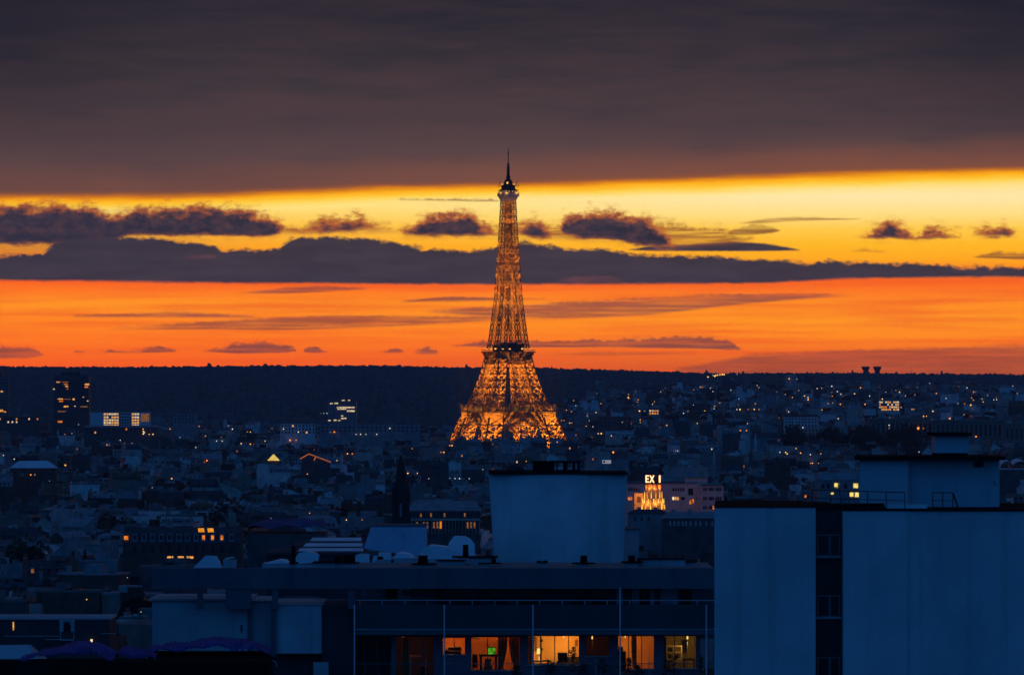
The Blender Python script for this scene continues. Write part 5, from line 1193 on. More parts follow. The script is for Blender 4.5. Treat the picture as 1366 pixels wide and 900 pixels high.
for i, (y0, y1, a, b) in enumerate(((721.5, 725, 409, 479), (727.5, 731, 402, 482), (733, 736, 396, 484))):
    dd0, dd1 = d - .3 + 9.2 * (740 - y1) / 19, d - .3 + 9.2 * (740 - y0) / 19; mb = MB(); mb.hexa([(X(a, d), dd0, Z(y1, d) + .05), (X(b, d), dd0, Z(y1, d) + .05), (X(b, d), dd0 + .1, Z(y1, d) - .1), (X(a, d), dd0 + .1, Z(y1, d) - .1)], [(X(a + 3, d), dd1, Z(y0, d) + .05), (X(b - 1, d), dd1, Z(y0, d) + .05), (X(b - 1, d), dd1 + .1, Z(y0, d) - .1), (X(a + 3, d), dd1 + .1, Z(y0, d) - .1)]); mb.build('glazing_band', SHEET, rt)
occ(355, 485, 722, 760, d)
# tarpaulins over scaffolding: rumpled blue sheets
def tarp(name, label, prof, px0, px1, d0, d1, yb, m, seed, amp=.35, group=None, under=None):
    rt = thing(name, label, 'tarpaulin', (X((px0 + px1) / 2, d0), d0, Z(yb, d0)), group); rr = random.Random(seed); n, k = 90, 18; mb = MB()
    ph = [(rr.uniform(0, 6), rr.uniform(.1, .5), rr.uniform(.3, 1.2)) for _ in range(6)]
    for j in range(k + 1):
        v = j / k; y = d0 + (d1 - d0) * v
        for e in range(n + 1):
            px = px0 + (px1 - px0) * e / n; z = Z(lerp_table(prof, px), d0); lo = Z(yb, d0)
            h = lo + (z - lo) * min(1.0, .30 + 1.1 * math.sin(PI * (.12 + .55 * v)) ** 1.0 * .75)
            h += amp * .35 * sum(math.sin(px * a * .35 + v * b * 9 + c) for c, a, b in ph) / 3 + amp * .16 * sum(abs(math.sin(px * a * 1.3 * q_ + v * (5 + 9 * b) * q_ + c)) for c, a, b in ph[:3] for q_ in (1, 2.3)) - amp * .4
            mb.v.append((X(px, d0), y, h))
    for j in range(k):
        for e in range(n): q = j * (n + 1) + e; mb.f.append((q, q + 1, q + n + 2, q + n + 1)); mb.m.append(0); mb.sm.append(True)
    o = mb.build('sheet', m, rt); s_ = o.modifiers.new('cloth', 'SOLIDIFY'); s_.thickness = .03
    mb = MB(); mb.box(X(px0, d0) + .1, X(px1, d0) - .1, d0 + .2, d1 - .1, terr(X(px0, d0), d0) - 2, Z(yb, d0) - .05); mb.build('shed', under or BLACK, rt); return rt
TARP = mat('blue_tarpaulin', (.012, .06, .28), .6, .35, .9, spec=.12); TARP2 = mat('dark_blue_tarpaulin', (.04, .08, .2), .6, .4, .25, spec=.1)
tarp('tarpaulin_roof', 'rumpled blue tarpaulin heaped over a dark shed in the lower left corner', [(20, 884), (45, 874), (62, 873), (85, 866), (105, 864), (120, 866), (135, 873), (150, 880)], 22, 150, 300, 306, 884, TARP, 1)
tarp('tarpaulin_roof', 'small blue tarpaulin fold between the two larger ones', [(146, 880), (160, 869), (175, 870), (190, 876), (203, 880)], 144, 203, 304, 309, 882, TARP, 2)
tarp('tarpaulin_roof', 'long blue tarpaulin draped in front of the blank parapet wall', [(195, 868), (240, 864), (262, 860), (278, 857.5), (300, 858), (320, 861), (345, 866), (357, 872)], 195, 358, 312, 318, 873, TARP, 3)
mb = MB(); pbox(mb, -60, 360, 882, 960, 299, 302); tag(mb.build('dark_shed', BLACK, org=(X(150, 300), 300, Z(960, 300))), 'low black shed roof filling the lower left corner under the tarpaulins', 'shed')
rt = thing('metal_roof_hut', 'hut with a pale sloping metal roof in the extreme lower left corner', 'hut', (X(10, 330), 330, terr(0, 330)))
mb = MB(); mb.hexa([(X(-60, 330), 330, Z(884, 330)), (X(52, 330), 330, Z(884, 330)), (X(52, 330), 336, Z(884, 330)), (X(-60, 330), 336, Z(884, 330))], [(X(-40, 330), 331, Z(862, 330)), (X(37, 330), 331, Z(861.5, 330)), (X(37, 330), 332, Z(861.5, 330)), (X(-40, 330), 332, Z(862, 330))]); mb.build('roof', PLASTER2, rt)
mb = MB(); pbox(mb, -58, 51, 884.2, 980, 330.1, 335.9); mb.build('wall', DARKWALL, rt)
occ(-60, 52, 862, 900, 330); occ(20, 358, 868, 900, 300)
d = 1150.0
tarp('tarpaulin_roof', 'wide rumpled dark blue sheeting over a long roof left of the spire', [(330, 704), (345, 700), (365, 699), (385, 697), (405, 698), (425, 699), (433, 704)], 330, 434, 1000, 1016, 711, TARP2, 5, 1.1, None, WALLS[5])
occ(331, 434, 694, 740, 1000)
rt = thing('arched_house', 'pale stone house with a tall arched window and long balcony rail, above the blue tarpaulins', 'house', (X(90, 700), 700, terr(0, 700))); d = 700
mb = MB(); pbox(mb, -30, 146, 826, 900, d, d + 11); mb.build('wall', DARKWALL, rt)
mb = MB(); pbox(mb, -32, 148, 823.6, 826, d - .3, d + 11.3); mb.build('cornice', CONC2, rt)
mb = MB(); pbox(mb, 79.5, 84.5, 826.1, 842, d - .4, d - .02); pbox(mb, 94.5, 99.5, 826.1, 842, d - .4, d - .02)
pts = [(X(89.5 + 6.5 * math.cos(a), d), d - .2, Z(833 - 6 * math.sin(a), d)) for a in np.linspace(0, PI, 12)]; mb.path(pts, .35); mb.build('window_surround', CONC2, rt)
mb = MB(); pbox(mb, 82, 97, 829, 842, d - .06, d - .02); mb.build('window', PANE, rt)
for a, b, y in ((6, 79, 847.5), (100, 60, 852), (135, 155, 844)):
    mb = MB(); mb.bar((X(a, d), d - .6, Z(y, d)), (X(b, d), d - .6, Z(y, d)), .12); mb.build('balcony_rail', SILL, rt)
mb = MB(); mb.path([(X(81, d), d - .6, Z(842, d)), (X(81, d), d - .6, Z(853, d)), (X(99, d), d - .6, Z(853, d)), (X(99, d), d - .6, Z(842, d))], .14); mb.build('balcony_frame', SILL, rt)
mb = MB(); pbox(mb, 17, 18.6, 829, 840, d - .08, d - .02); mb.build('lit_window', LITS[0], rt)
mb = MB(); pbox(mb, 120.5, 123.5, 852, 855.5, d - .7, d - .6); mb.build('lit_window', LITS[2], rt)
occ(-30, 148, 824, 900, 700)

# ------------------------------------------------------------------ the crowd of roofs
def angle_field(x, y): return 0.5 * math.sin(x * .0031 + y * .0017 + 1.3) + 0.45 * math.sin(y * .0042 - x * .0023) + .2 * math.sin(y * .011)
SPECS = []
def add_rows(y0, y1, step0, stepk, keep=0.93, pxr=(-60, 1426), hmul=1.0):
    y = y0
    while y < y1:
        x = X(pxr[0], y); xe = X(pxr[1], y); x += R.uniform(-8, 8)
        while x < xe:
            w_ = R.uniform(7, 17) if R.random() < .87 else R.uniform(17, 34)
            dp = R.uniform(9, 14); yy = y + R.uniform(-.35, .35) * (step0 + stepk * y)
            if R.random() < keep:
                t = R.random(); typ = 0 if t < .40 else (1 if t < .66 else (2 if t < .84 else 3))
                h = R.gauss(18.5, 3.2); h = min(27, max(10, h))
                if typ == 2: h += R.uniform(-3, 9)
                if R.random() < .03 and yy > 2600: h += R.uniform(5, 16)
                a = angle_field(x, yy) + (PI / 2 if R.random() < .36 else 0) + R.gauss(0, .06)
                if yy > 8800: h = min(h, 13)
                SPECS.append(dict(x=x + w_ / 2, y=yy, w=w_, dp=dp, h=h * hmul, a=a, typ=typ, wm=R.choices(range(7), (5, 4, 4, 2, 4, 4, 1) if y > 2000 else (3, 4, 3, 4, 4, 7, 1))[0], rm=(R.choices((0, 1, 2), (6, 4, 2) if y > 2000 else (4, 6, 3))[0] if typ != 2 else R.choice((3, 0))), seed=R.randrange(10 ** 9)))  # nearer rows draw darker walls and roofs, standing in for hill shade
            x += w_ * .92 + R.uniform(0, 5) + (R.uniform(8, 16) if R.random() < .07 else 0)
        y += step0 + stepk * y
add_rows(1120, 5450, 13, .0055)
add_rows(5180, 5420, 60, 0, .9, (520, 860), 1.35)
add_rows(5820, 7700, 30, .004, .85, (-60, 720), 1.15)
add_rows(5820, 9200, 30, .005, .72, (720, 1426), 1.0)
add_rows(9200, 10500, 60, .006, .34, (800, 1426), .7)
PARK = lambda x, y: (1030 < 683 + F * x / y < 1250 and 4700 < y < 5230) or (abs(x - TX) < 95 and abs(y - TD) < 110)
KEEPOUT = [(683 + 0, 0, 0)]
def blocked(s):
    if PARK(s['x'], s['y']): return True
    px = 683 + F * s['x'] / s['y']; y = s['y']; hw = F * (s['w'] / 2 + 3) / y
    ytop = 512 + (CZ - terr(s['x'], y) - s['h'] - 3) * F / y
    for (a, b, yt, yb, d_) in RECTS:
        if px + hw > a and px - hw < b:
            if abs(y - d_) < 30: return True
            if y < d_ and ytop < yt + (yb - yt) * .5 and yb - yt < 100 and d_ > 500: return True   # keeps the landmarks clear
    if y < TD and abs(px - 678) < 92 + hw and ytop < 584: return True
    return False
SPECS = [s for s in SPECS if not blocked(s)]
# what shows: a coarse depth sweep, nearest first
W2, H2 = 1426 // 2, 460
grid = np.full((H2, W2), 1e9); dep = np.full((H2, W2), 1e9)
for (a, b, yt, yb, d_) in RECTS:
    i0, i1, j0, j1 = max(0, int((a + 30) / 2)), min(W2, int((b + 30) / 2)), max(0, int(yt / 2)), min(H2, int(yb / 2) + 1)
    if i1 > i0: grid[j0:j1, i0:i1] = np.minimum(grid[j0:j1, i0:i1], d_)
SPECS.sort(key=lambda s: s['y'])
owner = np.full((H2, W2), -1, int)
for k, s in enumerate(SPECS):
    y = s['y']; px = 683 + F * s['x'] / y; hw = F * (abs(math.cos(s['a'])) * s['w'] + abs(math.sin(s['a'])) * s['dp']) / 2 / y
    g = terr(s['x'], y); s['g'] = g; yt = 512 + (CZ - g - s['h'] - 2.0) * F / y; yb = 512 + (CZ - g) * F / y
    s['px'], s['hw'], s['yt'] = px, hw, yt
    i0, i1, j0, j1 = max(0, int((px - hw + 30) / 2)), min(W2, int((px + hw + 30) / 2) + 1), max(0, int(yt / 2)), min(H2, int(yb / 2) + 1)
    if i1 <= i0 or j1 <= j0: s['vis'] = 0; continue
    sub_ = owner[j0:j1, i0:i1]; m_ = (sub_ < 0) & (grid[j0:j1, i0:i1] > y); sub_[m_] = k; s['vis'] = int(m_.sum())
    s['vrow'] = int(np.nonzero(m_.any(1))[0].max()) * 2 if m_.any() else 0
    inn = (px > -20) and (px < 1386) and yt < 900
    if not inn: s['vis'] = min(s['vis'], 2)
VIS = [s for s in SPECS if s['vis'] > 0]
order = sorted(VIS, key=lambda s: -s['vis'])
NIND = 290
IND = order[:NIND]; REST = order[NIND:]
print('specs', len(SPECS), 'visible', len(VIS), 'min area', IND[-1]['vis'], 'individual depth', min(s['y'] for s in IND), max(s['y'] for s in IND))

def house_geo(s, detail):
    """local geometry: list of (part, MB, material, children); z=0 ground, centred"""
    r = random.Random(s['seed']); w_, dp, h = s['w'] / 2, s['dp'] / 2, s['h']; wm = WALLS[s['wm']]; rm = ROOFS[s['rm']]
    wall, roof = MB(), MB(); out = []; ridge = h
    vis_top = max(6.0, min(h, s.get('vrow', 30) / 2 * 2 * 0 + h))
    if s['typ'] == 0:
        mh = r.uniform(2.6, 4.4); ins = mh * .42; ridge = h + mh + 1.0
        wall.box(-w_, w_, -dp, dp, -3, h)
        roof.hexa([(-w_, -dp - .25, h), (w_, -dp - .25, h), (w_, dp + .25, h), (-w_, dp + .25, h)], [(-w_, -dp + ins, h + mh), (w_, -dp + ins, h + mh), (w_, dp - ins, h + mh), (-w_, dp - ins, h + mh)])
        roof.hexa([(-w_, -dp + ins, h + mh), (w_, -dp + ins, h + mh), (w_, dp - ins, h + mh), (-w_, dp - ins, h + mh)], [(-w_, -.3, ridge), (w_, -.3, ridge), (w_, .3, ridge), (-w_, .3, ridge)])
        for sx in (-1, 1):
            if r.random() < .75: wall.hexa([(sx * w_ - .22, -dp, h - .5), (sx * w_ + .22, -dp, h - .5), (sx * w_ + .22, dp, h - .5), (sx * w_ - .22, dp, h - .5)], [(sx * w_ - .22, -dp + ins * .8, ridge + .35), (sx * w_ + .22, -dp + ins * .8, ridge + .35), (sx * w_ + .22, dp - ins * .8, ridge + .35), (sx * w_ - .22, dp - ins * .8, ridge + .35)])
    elif s['typ'] == 1:
        rh = r.uniform(2.2, 4.6); ridge = h + rh; wall.add([(-w_, -dp, -3), (w_, -dp, -3), (w_, dp, -3), (-w_, dp, -3), (-w_, -dp, h), (w_, -dp, h), (w_, dp, h), (-w_, dp, h), (-w_, 0, ridge - .1), (w_, 0, ridge - .1)], [(0, 1, 5, 4), (2, 3, 7, 6), (1, 2, 6, 9, 5), (3, 0, 4, 8, 7), (4, 5, 9, 8), (6, 7, 8, 9)])
        for sg in (-1, 1): roof.hexa([(-w_ - .2, sg * (dp + .4), h - .2), (w_ + .2, sg * (dp + .4), h - .2), (w_ + .2, 0, ridge), (-w_ - .2, 0, ridge)][::sg], [(-w_ - .2, sg * (dp + .4), h + .05), (w_ + .2, sg * (dp + .4), h + .05), (w_ + .2, 0, ridge + .2), (-w_ - .2, 0, ridge + .2)][::sg])
    elif s['typ'] == 2:
        wall.box(-w_, w_, -dp, dp, -3, h); ridge = h + .6
        roof.box(-w_ - .15, w_ + .15, -dp - .15, dp + .15, h, h + .55)
        a = r.uniform(-.6, .3) * w_; roof.box(a, a + r.uniform(3, 5), -dp * .4, dp * .4, h + .55, h + r.uniform(2, 3.4))
    else:
        up = r.uniform(3, 6); sg = r.choice((-1, 1)); ridge = h + up
        za, zb = (h, h + up) if sg > 0 else (h + up, h)
        wall.hexa([(-w_, -dp, -3), (w_, -dp, -3), (w_, dp, -3), (-w_, dp, -3)], [(-w_, -dp, za), (w_, -dp, za), (w_, dp, zb), (-w_, dp, zb)])
        roof.hexa([(-w_ - .2, -dp - .3, za + .02), (w_ + .2, -dp - .3, za + .02), (w_ + .2, dp + .3, zb + .02), (-w_ - .2, dp + .3, zb + .02)], [(-w_ - .2, -dp - .3, za + .3), (w_ + .2, -dp - .3, za + .3), (w_ + .2, dp + .3, zb + .3), (-w_ - .2, dp + .3, zb + .3)])
    hs_ = []; hm_ = r.choice((FRAME, STACK, PANE, WALLS[5]))   # hatches, vents and little rooflights
    for c in range(r.choice((2, 3, 4, 5))):
        x, yy, q = r.uniform(-.8, .8) * w_, r.uniform(-.55, .1) * dp, r.uniform(.4, 1.1); zb = h + .3 if s['typ'] == 2 else (ridge - (ridge - h) * min(1, abs(yy) / dp) * (.55 if s['typ'] == 0 else 1.0) if s['typ'] != 3 else h)
        bits = MB(); hs_.append(('roof_hatch', bits, hm_)); bits.box(x - q, x + q, yy - q * .7, yy + q * .7, zb - .8, zb + r.uniform(.3, 1.1))
    out += [('wall', wall, wm, []), ('roof', roof, rm, hs_)]
    # chimney stacks on the party walls
    nch = r.choice((2, 3, 3, 4)) if s['typ'] != 2 else r.choice((0, 1, 2))
    for c in range(nch):
        st = MB(); sx = (-1, 1, 0, 0)[c]; x = sx * (w_ - .45) if sx else r.uniform(-.4, .4) * w_; ln = r.uniform(1.2, 4.5); y0 = r.uniform(-.5, .2) * dp; y1 = min(dp * .8, y0 + ln); zt = ridge + r.uniform(.4, 2.0)
        st.box(x - .4, x + .4, y0, y1, h - 1, zt); st.box(x - .5, x + .5, y0 - .1, y1 + .1, zt, zt + .2)
        pots = MB(); n = max(1, int((y1 - y0) / .65))
        for e in range(n):
            yy = y0 + .3 + e * .65; pots.lathe(x, yy, [(.19, zt + .2), (.15, zt + .75 + .5 * r.random())], 5 if detail else 4)
        out.append(('chimney', st, STACK if r.random() < .7 else wm, [('chimney_pot', pots, POT)]))
    # openings on the sides that look towards the viewer
    ca, sa = math.cos(s['a']), math.sin(s['a'])
    sides = []
    if ca > .25: sides.append(-1)
    if ca < -.25: sides.append(1)
    q = r.random()
    floors = 3 if detail else 2
    sp_ = r.choice((2.5, 2.9, 3.4)); ww, wh = r.uniform(.95, 1.25), r.uniform(1.5, 1.95)
    big = abs(ca) < .25 or s['typ'] == 3
    litp = s.get('lit', .03)
    def win(x, yf, z, sg, lit, w2=ww, h2=wh):
        b = MB(); y0, y1 = sorted((yf + sg * .03, yf + sg * .1)); b.box(x - w2 / 2, x + w2 / 2, y0, y1, z - h2, z)
        if lit: return ('lit_window', b, r.choices(LITS, (5, 4, 3, 5))[0], [])
        ch = []
        if detail and s['y'] < 1500:
            f = MB(); e = .07; f.box(x - w2 / 2 - e, x + w2 / 2 + e, y0 - .02, y1 - .02 if sg < 0 else y1 + .04, z, z + e); f.box(x - w2 / 2 - e, x + w2 / 2 + e, min(y0, y1 + sg * .1), max(y0, y1 + sg * .1), z - h2 - e * 2, z - h2); ch = [('frame', f, FRAME)]
        return ('window', b, PANE, ch)
    for sg in sides:
        yf = sg * dp
        top = h - .7 if not (s['typ'] == 3) else h - .7
        if s['typ'] == 0:
            for e in range(int(2 * w_ / (sp_ * 1.05))):
                x = -w_ + sp_ * (.6 + e * 1.05)
                if x > w_ - .9: break
                dm = MB(); y0, y1 = sorted((yf * .985, yf * .985 - sg * 1.3)); dm.box(x - .7, x + .7, y0, y1, h + .15, h + 2.0); rr_ = MB(); rr_.box(x - .8, x + .8, y0 - .1, y1 + .1, h + 2.0, h + 2.14)
                on = r.random() < litp * 1.5; p = MB(); yy = sorted((yf * .985 + sg * .02, yf * .985 + sg * .07)); p.box(x - .45, x + .45, yy[0], yy[1], h + .45, h + 1.8)
                out.append(('dormer', dm, rm, [('dormer_roof', rr_, ROOFS[0]), ('lit_window' if on else 'window', p, r.choice(LITS) if on else PANE)]))
        if s['typ'] == 3 and r.random() < .6: continue
        for f in range(floors):
            z = top - f * 3.1
            if z - wh < 1: break
            for e in range(int(2 * w_ / sp_)):
                x = -w_ + sp_ * (.5 + e)
                if x > w_ - .8: break
                if r.random() < .1: continue
                out.append(win(x, yf, z, sg, r.random() < litp))
    if not sides and r.random() < .35 and s['typ'] != 2:      # a blind gable with one or two small openings
        pass
    return out, ridge

# the mass of farther roofs: one object
def stuff(name, specs, label):
    mb = MB(); mats = []; idx = {}
    for s in specs:
        s['lit'] = .085 if s['y'] > 5600 else .035
        parts, _ = house_geo(s, False); ca, sa = math.cos(s['a']), math.sin(s['a'])
        for nm, b, m_, ch in parts:
            for b2, m2 in [(b, m_)] + [(c[1], c[2]) for c in ch]:
                if s['y'] > 3500 and nm == 'chimney' and m2 is POT: continue
                if m2.name not in idx: idx[m2.name] = len(mats); mats.append(m2)
                mb.add([(s['x'] + x * ca - y * sa, s['y'] + x * sa + y * ca, s['g'] + z) for x, y, z in b.v], b.f, idx[m2.name])
    return tag(mb.build(name, mats), label, kind='stuff')
stuff('distant_rooftops', REST, 'the sea of small dusk-blue rooftops stretching to the foot of the hills')
INDH = []
for s in IND:
    rt = empty('house', (s['x'], s['y'], s['g']), s['a']); rt['_local'] = 1; s['obj'] = rt
    s['lit'] = .03 if s['y'] > 1300 else .02
    parts, s['ridge'] = house_geo(s, True)
    s['nlit'] = sum(1 for p in parts if p[0] == 'lit_window') + sum(1 for p in parts for c in p[3] if c[0] == 'lit_window')
    # keep only the openings the picture can show (nothing below the roofs in front)
    zlow = CZ + (512 - min(900, s['vrow'] + 4)) * s['y'] / F - s['g'] - 1.5
    for nm, b, m_, ch in parts:
        if nm in ('window', 'lit_window') and max(v[2] for v in b.v) < zlow: continue
        o = b.build(nm, m_, rt)
        for c in ch: k_ = c[1].build(c[0], c[2], rt); k_.parent = o
    INDH.append(s)

# ------------------------------------------------------------------ trees of the riverside park and between the roofs
def make_tree(h, wd, seed, n=420):
    rr = random.Random(seed); rt = empty('tree'); rt['_local'] = 1
    mb = MB(); mb.bar((0, 0, -1), (0, 0, h * .45), .7, n=7, w2=.4); tips = []
    for e in range(7):
        a = e * 2.4; z0 = h * rr.uniform(.28, .45); q = (math.cos(a) * wd * rr.uniform(.2, .36), math.sin(a) * wd * rr.uniform(.2, .36), h * rr.uniform(.55, .85)); mb.bar((0, 0, z0), q, .35, n=5, w2=.1); tips.append(q)
    mb.build('trunk', BARK, rt)
    mb = MB()
    for e in range(n):
        t = rr.choice(tips); c = Vector(t) + Vector((rr.gauss(0, wd * .13), rr.gauss(0, wd * .13), rr.gauss(0, h * .1))); s = rr.uniform(.5, 1.1)
        u = Vector((rr.uniform(-1, 1), rr.uniform(-1, 1), rr.uniform(-.6, .6))).normalized() * s; v = u.cross(Vector((rr.uniform(-1, 1), rr.uniform(-1, 1), rr.uniform(-1, 1)))).normalized() * s * .7
        mb.quad(tuple(c - u), tuple(c + v), tuple(c + u), tuple(c - v))
    mb.build('crown', LEAF, rt); return rt
protos = [make_tree(17, 12, 1), make_tree(14, 13, 2), make_tree(21, 10, 3)]
TREES = []
spots = []
for k in range(64):
    px = R.uniform(1032, 1245); y = R.uniform(4740, 5215); spots.append((px, y))
for px, y in ((150, 2350), (158, 2360), (146, 2400), (300, 2550), (312, 2560), (480, 2100), (486, 2120), (646, 2300), (652, 2310), (700, 3900), (708, 3920), (716, 3890), (985, 2100), (992, 2120), (1000, 2090), (30, 1900), (36, 1920), (560, 3300), (567, 3310), (860, 3900), (868, 3910), (876, 3880), (885, 3905), (440, 1800), (450, 1815)): spots.append((px, y))
for k, (px, y) in enumerate(sorted(spots, key=lambda q: q[1])):
    v = k % 3
    if k < 3: o = protos[v]
    else: o = copy_tree(protos[v])
    x = X(px, y); o.location = (x, y, terr(x, y) + (0 if y > 4600 else R.uniform(2, 6))); o.rotation_euler = (0, 0, R.uniform(0, 6)); s_ = R.uniform(.85, 1.3) * (1.15 if y < 4600 else 1.0); o.scale = (s_, s_, s_)
    TREES.append((o, px, 512 + (CZ - terr(x, y) - 15) * F / y, v))

# ------------------------------------------------------------------ points of light between the roofs
LIGHT_POINTS = """104.8,566w 86.4,579o 96,578w 62.6,561w 191,572y 191,575y 191,578.5y 199,579y 204,579y 160.5,587w 165.6,591y 176,591w 227,572o 266,569r 289,588w 296.5,588w 330,576y 334,576y 334,592o 338.7,592r 273,616o 276,614o 229,638o 4.6,607y 19,612w 41,633o 46.5,633o 203,650w
353.5,588y 387,587o 395,587o 378,572y 398,576w 441,576w 446,576o 420,551w 424,551w 428,551w 432,551w 436,551w 449.4,614y 468,614y 463.5,605o 470,605o 410,632o 413,684o 475,579w 481,579w 488,579w 502.5,579w 490,556w 586,552w 562,582w 550,598y 600,594o 603,594y 588,603y 592,603o 544,631y 557,631y 572,638w 600,638w 607,638w 613,638w 626,638w 462,693y 483,693o 644,626w 533,588w
742,532w 746,532w 755.6,547o 850,536o 851.5,533o 801.6,538o 846,546y 853,548y 860,548w 749,561o 752,561o 760,564y 763,564o 782,568y 791,569w 815.6,581y 798,578w 802,578y 886,585.5y 886,595w 772,596y 818,603O 809,609y 812,609y 737,609o 702,615y 908.4,622.5o 901,601r 904,601w 983,546w 987,546y 998,546o 1002,545o 1006,546y 1012.5,546o 997,564.5y 987.7,574o 996,574o 786,561w 951,522w 985.6,532w 952.5,545w 838,530y 905,545y 912,551w 925,540w 940,548y 969,552w
1028,504.5w 1040,505y 1052.6,505y 1063,505.5w 1109.6,515w 1148,517o 1140,525y 1117,522w 1154,539o 1177,532y 1214.5,523o 1249,524.5o 1235,539O 1315.5,527y 1310,532y 1311.6,536y 1325.7,533w 1329.5,533w 1295,540y 1304,540w 1302.6,547y 1232,555o 1236,555y 1244,560w 1267,558o 1085.4,585y 1107,584w 1098,583.5w 1132,584.5o 1149,583w 1115,573r 1102,563w 1141,558.5r 1136.5,572r 1071,570w 1048,603y 1040.6,603w 1050,605y 1062,598y 1068,604o 1095,605o 1081,606w 1072.6,617.5o 1081.5,617.5y 1084,617.5o 1092,617.5o 1039,587r 1157,594w 1117,630o 1223,600w 1226,602.5w 1218,569o 1225,571O 1232,571o 1302,582O 1186,567w 1186,571w 1186,575w 1186,579w 1073,528y 1078,530w 1101,531y 1105,538o 1111,537y 1121,539o 1078,533o 1128,527w 1160,528w 1195,520w 1200,523y 1262,531w 1278,538w 1340,515y 1351,515w 1052,549w 1055,549y 1044,520w 1090,518w 1240,511w 1290,517w
9,708w 52.6,737w 63,737w 73.6,743y 115.6,799y 188,815.6y 170,770w 66,641w 128,688w 240,583w 310,572w 520,571w 655,571w 768,541w 795,550y 830,563w 880,560w 930,565y 960,538y 975,520w"""
def depth_at(px, py):
    i, j = int((px + 30) / 2), int(py / 2)
    if 0 <= i < W2 and 0 <= j < H2:
        k = owner[j, i]; gk = grid[j, i]
        if k >= 0: return SPECS[k]['y'] - SPECS[k]['dp'] * .75 - 2.5
        if gk < 1e8: return gk - 3
    y = 5700.0
    while y < 11950:
        if Z(py, y) < terr(X(px, y), y) + 6: return y - 5
        y += 25
    return 11950.0
CM = {'w': (BULB_W, 'white', .75), 'y': (BULB, 'yellow', .95), 'o': (BULB_O, 'orange', .95), 'O': (BULB_O, 'big orange', 1.7), 'r': (glow('red_lamp_glow', lin((235, 90, 70)), 1.3), 'reddish', .8)}
LL = []
for tok in LIGHT_POINTS.split():  # lit windows among these points are also built as lamps on posts
    c = tok[-1]; px, py = map(float, tok[:-1].split(','))
    d_ = depth_at(px, py); m_, nm, sz = CM[c]
    o = post_light(px, py, d_, m_, sz * d_ / F * R.uniform(.42, .98), '', 'scattered lamps among the roofs')
    LL.append((o, px, py, nm))

# a house with four yellow windows just beyond the right-hand roof
d = 1500; r = thing('house', 'pale house with five bright yellow windows, peeping over the right block beside its roof rail', 'house', at(1122, d))
mb = MB(); pbox(mb, 1092, 1152, 640, 700, d, d + 10); mb.build('wall', WALLS[1], r); mb = MB(); x0, x1 = X(1091, d), X(1153, d); z1 = Z(640, d)
mb.hexa([(x0, d - .3, z1), (x1, d - .3, z1), (x1, d + 10.3, z1), (x0, d + 10.3, z1)], [(x0 + .5, d + 2, z1 + 2), (x1 - .5, d + 2, z1 + 2), (x1 - .5, d + 8, z1 + 2), (x0 + .5, d + 8, z1 + 2)]); mb.build('roof', ROOFS[0], r)
YW = glow('yellow_lit_window', lin((255, 222, 120)), 1.0, var=.25, scale=2.0)
for a, b, y0, y1 in ((1113, 1119, 644, 650), (1138.5, 1144.5, 644.5, 650.5), (1133.5, 1138.5, 656.5, 662), (1140.5, 1145.5, 656.5, 662.5), (1107.5, 1112, 656.5, 659)): lit_part(r, 'lit_window', YW, a, b, y0, y1, d)
for a in (1096, 1103, 1126): lit_part(r, 'window', PANE, a, a + 4, 645, 651, d)
# roofs in front of the cinema tower's foot and of the pink building
for lab, a, b, yt, yr, d, wm, wins in (('low grey house with a slate hip roof, hiding the foot of the lit cinema tower', 838, 892, 685, 679.5, 2060, WALLS[1], (846, 855, 864)), ('long blue-grey house with a row of pale windows, below the pink building', 884, 962, 691, 682.5, 2040, WALLS[5], (893, 898.5, 904, 909.5, 914, 920, 927, 933, 941, 949))):
    r = thing('house', lab, 'house', at((a + b) / 2, d)); mb = MB(); pbox(mb, a, b, yt, 745, d, d + 12); mb.build('wall', wm, r); mb = MB(); x0, x1 = X(a - 1.5, d), X(b + 1.5, d); z1 = Z(yt, d)
    mb.hexa([(x0, d - .4, z1), (x1, d - .4, z1), (x1, d + 12.4, z1), (x0, d + 12.4, z1)], [(x0 + 3, d + 5, Z(yr, d)), (x1 - 3, d + 5, Z(yr, d)), (x1 - 3, d + 7, Z(yr, d)), (x0 + 3, d + 7, Z(yr, d))]); mb.build('roof', ROOFS[1 if a < 850 else 0], r)
    for q in wins: lit_part(r, 'window', PANE if a < 850 else FRAME, q, q + 2.2, yt + 4, yt + 10, d)
    for q in (a + 12, a + 34): mb = MB(); pbox(mb, q, q + 5, yr - 3.5, yr + 3, d + 5, d + 6); mb.build('chimney', STACK, r)

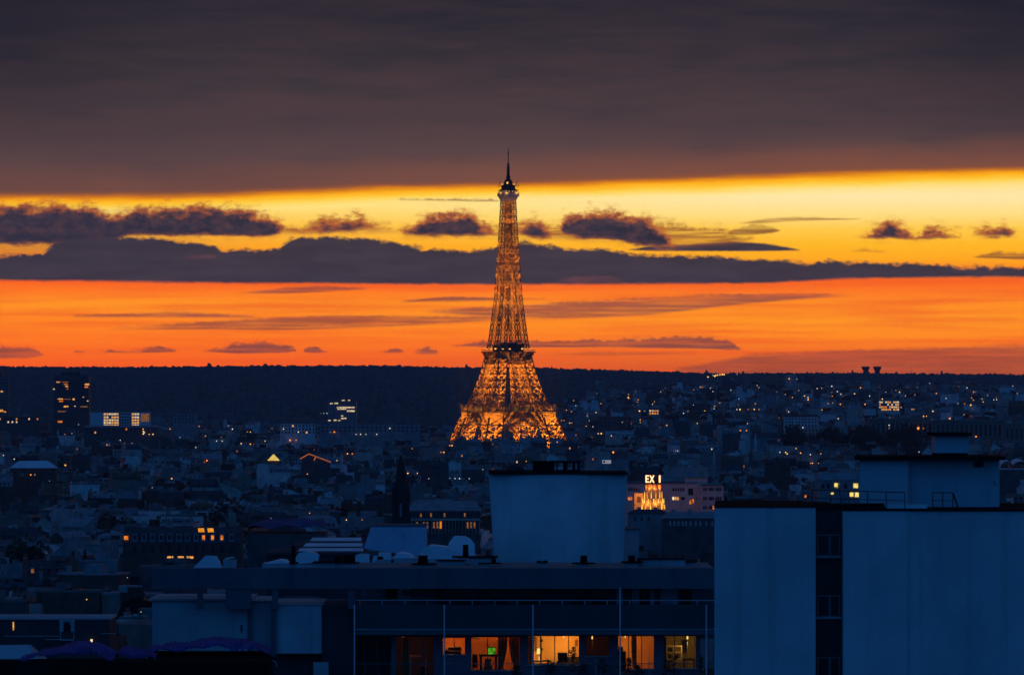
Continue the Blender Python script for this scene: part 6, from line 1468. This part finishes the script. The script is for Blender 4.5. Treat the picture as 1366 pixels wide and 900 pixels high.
# ------------------------------------------------------------------ words that single out each house, lamp and tree
MARKS = [('white hipped hall', 43, 619), ('dark office tower', 95, 555), ('white lit slab', 160, 560), ('glowing glass pyramid', 364, 608), ('orange-edged gable', 421, 611), ('glass block', 456, 548), ('black spire', 535, 650), ('dormered mansard block', 245, 722), ('dark blue sheeting', 382, 702),
    ('colonnaded hall', 592, 690), ('broad white block', 745, 630), ('pink building', 945, 662), ('cinema tower', 871, 655), ('arched house', 90, 838), ('pergola beam end', 204, 770), ('iron tower', 678, 585), ('water towers', 1162, 500), ('palace wings', 1250, 572), ('domed church', 1202, 592), ('black-capped penthouse', 1150, 620), ('white vaulted roof', 1350, 620), ('small white billboard', 809, 616), ('pale pencil spire', 952, 606), ('cut-off tower block', 5, 540), ('ridge road lamps', 945, 505)]
ORD = ['nearest', 'second nearest', 'third nearest', 'fourth nearest', 'fifth nearest', 'sixth nearest', 'seventh nearest', 'eighth nearest', 'ninth nearest', 'tenth nearest', 'eleventh nearest', 'twelfth nearest', 'thirteenth nearest', 'fourteenth nearest', 'fifteenth nearest', 'sixteenth nearest']
def where(px, py):
    best = min(MARKS, key=lambda m: math.hypot(px - m[1], (py - m[2]) * 1.4)); dx_, dy_ = px - best[1], (py - best[2])
    dist = math.hypot(dx_, dy_ * 1.4); a = math.degrees(math.atan2(dy_ * 1.4, dx_)) % 360
    k = int(((a + 22.5) % 360) // 45)
    return best[0], ['right of', 'lower right of', 'below', 'lower left of', 'left of', 'upper left of', 'above', 'upper right of'][k], dist
def label_all(items, fmt, cat, group=None):
    """items: (object, px, py, look). Same look and same place word: told apart by which is nearest to the landmark"""
    fam = {}
    for o, px, py, look in items:
        m_, wd, ds = where(px, py); fam.setdefault((look, m_, wd), []).append((ds, o))
    for (look, m_, wd), lst in fam.items():
        lst.sort(key=lambda q: q[0])
        for i, (ds, o) in enumerate(lst):
            o['label'] = (ORD[min(i, 15)] + ' ' if len(lst) > 1 else '') + fmt % look + ' ' + wd + ' the ' + m_; o['category'] = cat
            if group: o['group'] = group
hl = []
for s in INDH:
    size = 'wide ' if s['w'] > 27 else ('slim ' if s['w'] < 13 else '')
    roofw = {0: '%s mansard', 1: '%s gable', 2: '%s roof', 3: '%s lean-to'}[s['typ']] % RNAMES[s['rm']]
    lw = ', lit windows,' if s['nlit'] > 1 else (', lit window,' if s['nlit'] == 1 else '')
    hl.append((s['obj'], s['px'], s['yt'], '%s%s house, %s%s' % (size, WNAMES[s['wm']], roofw, lw)))
label_all(hl, '%s', 'house', 'houses of the dusk roofscape')
label_all(LL, 'small %s light on an added post', 'street lamp')
label_all([(o, px, py, ('round', 'broad', 'tall')[v]) for o, px, py, v in TREES], 'dark %s tree in leaf', 'tree', 'dark trees between roofs and in the park')
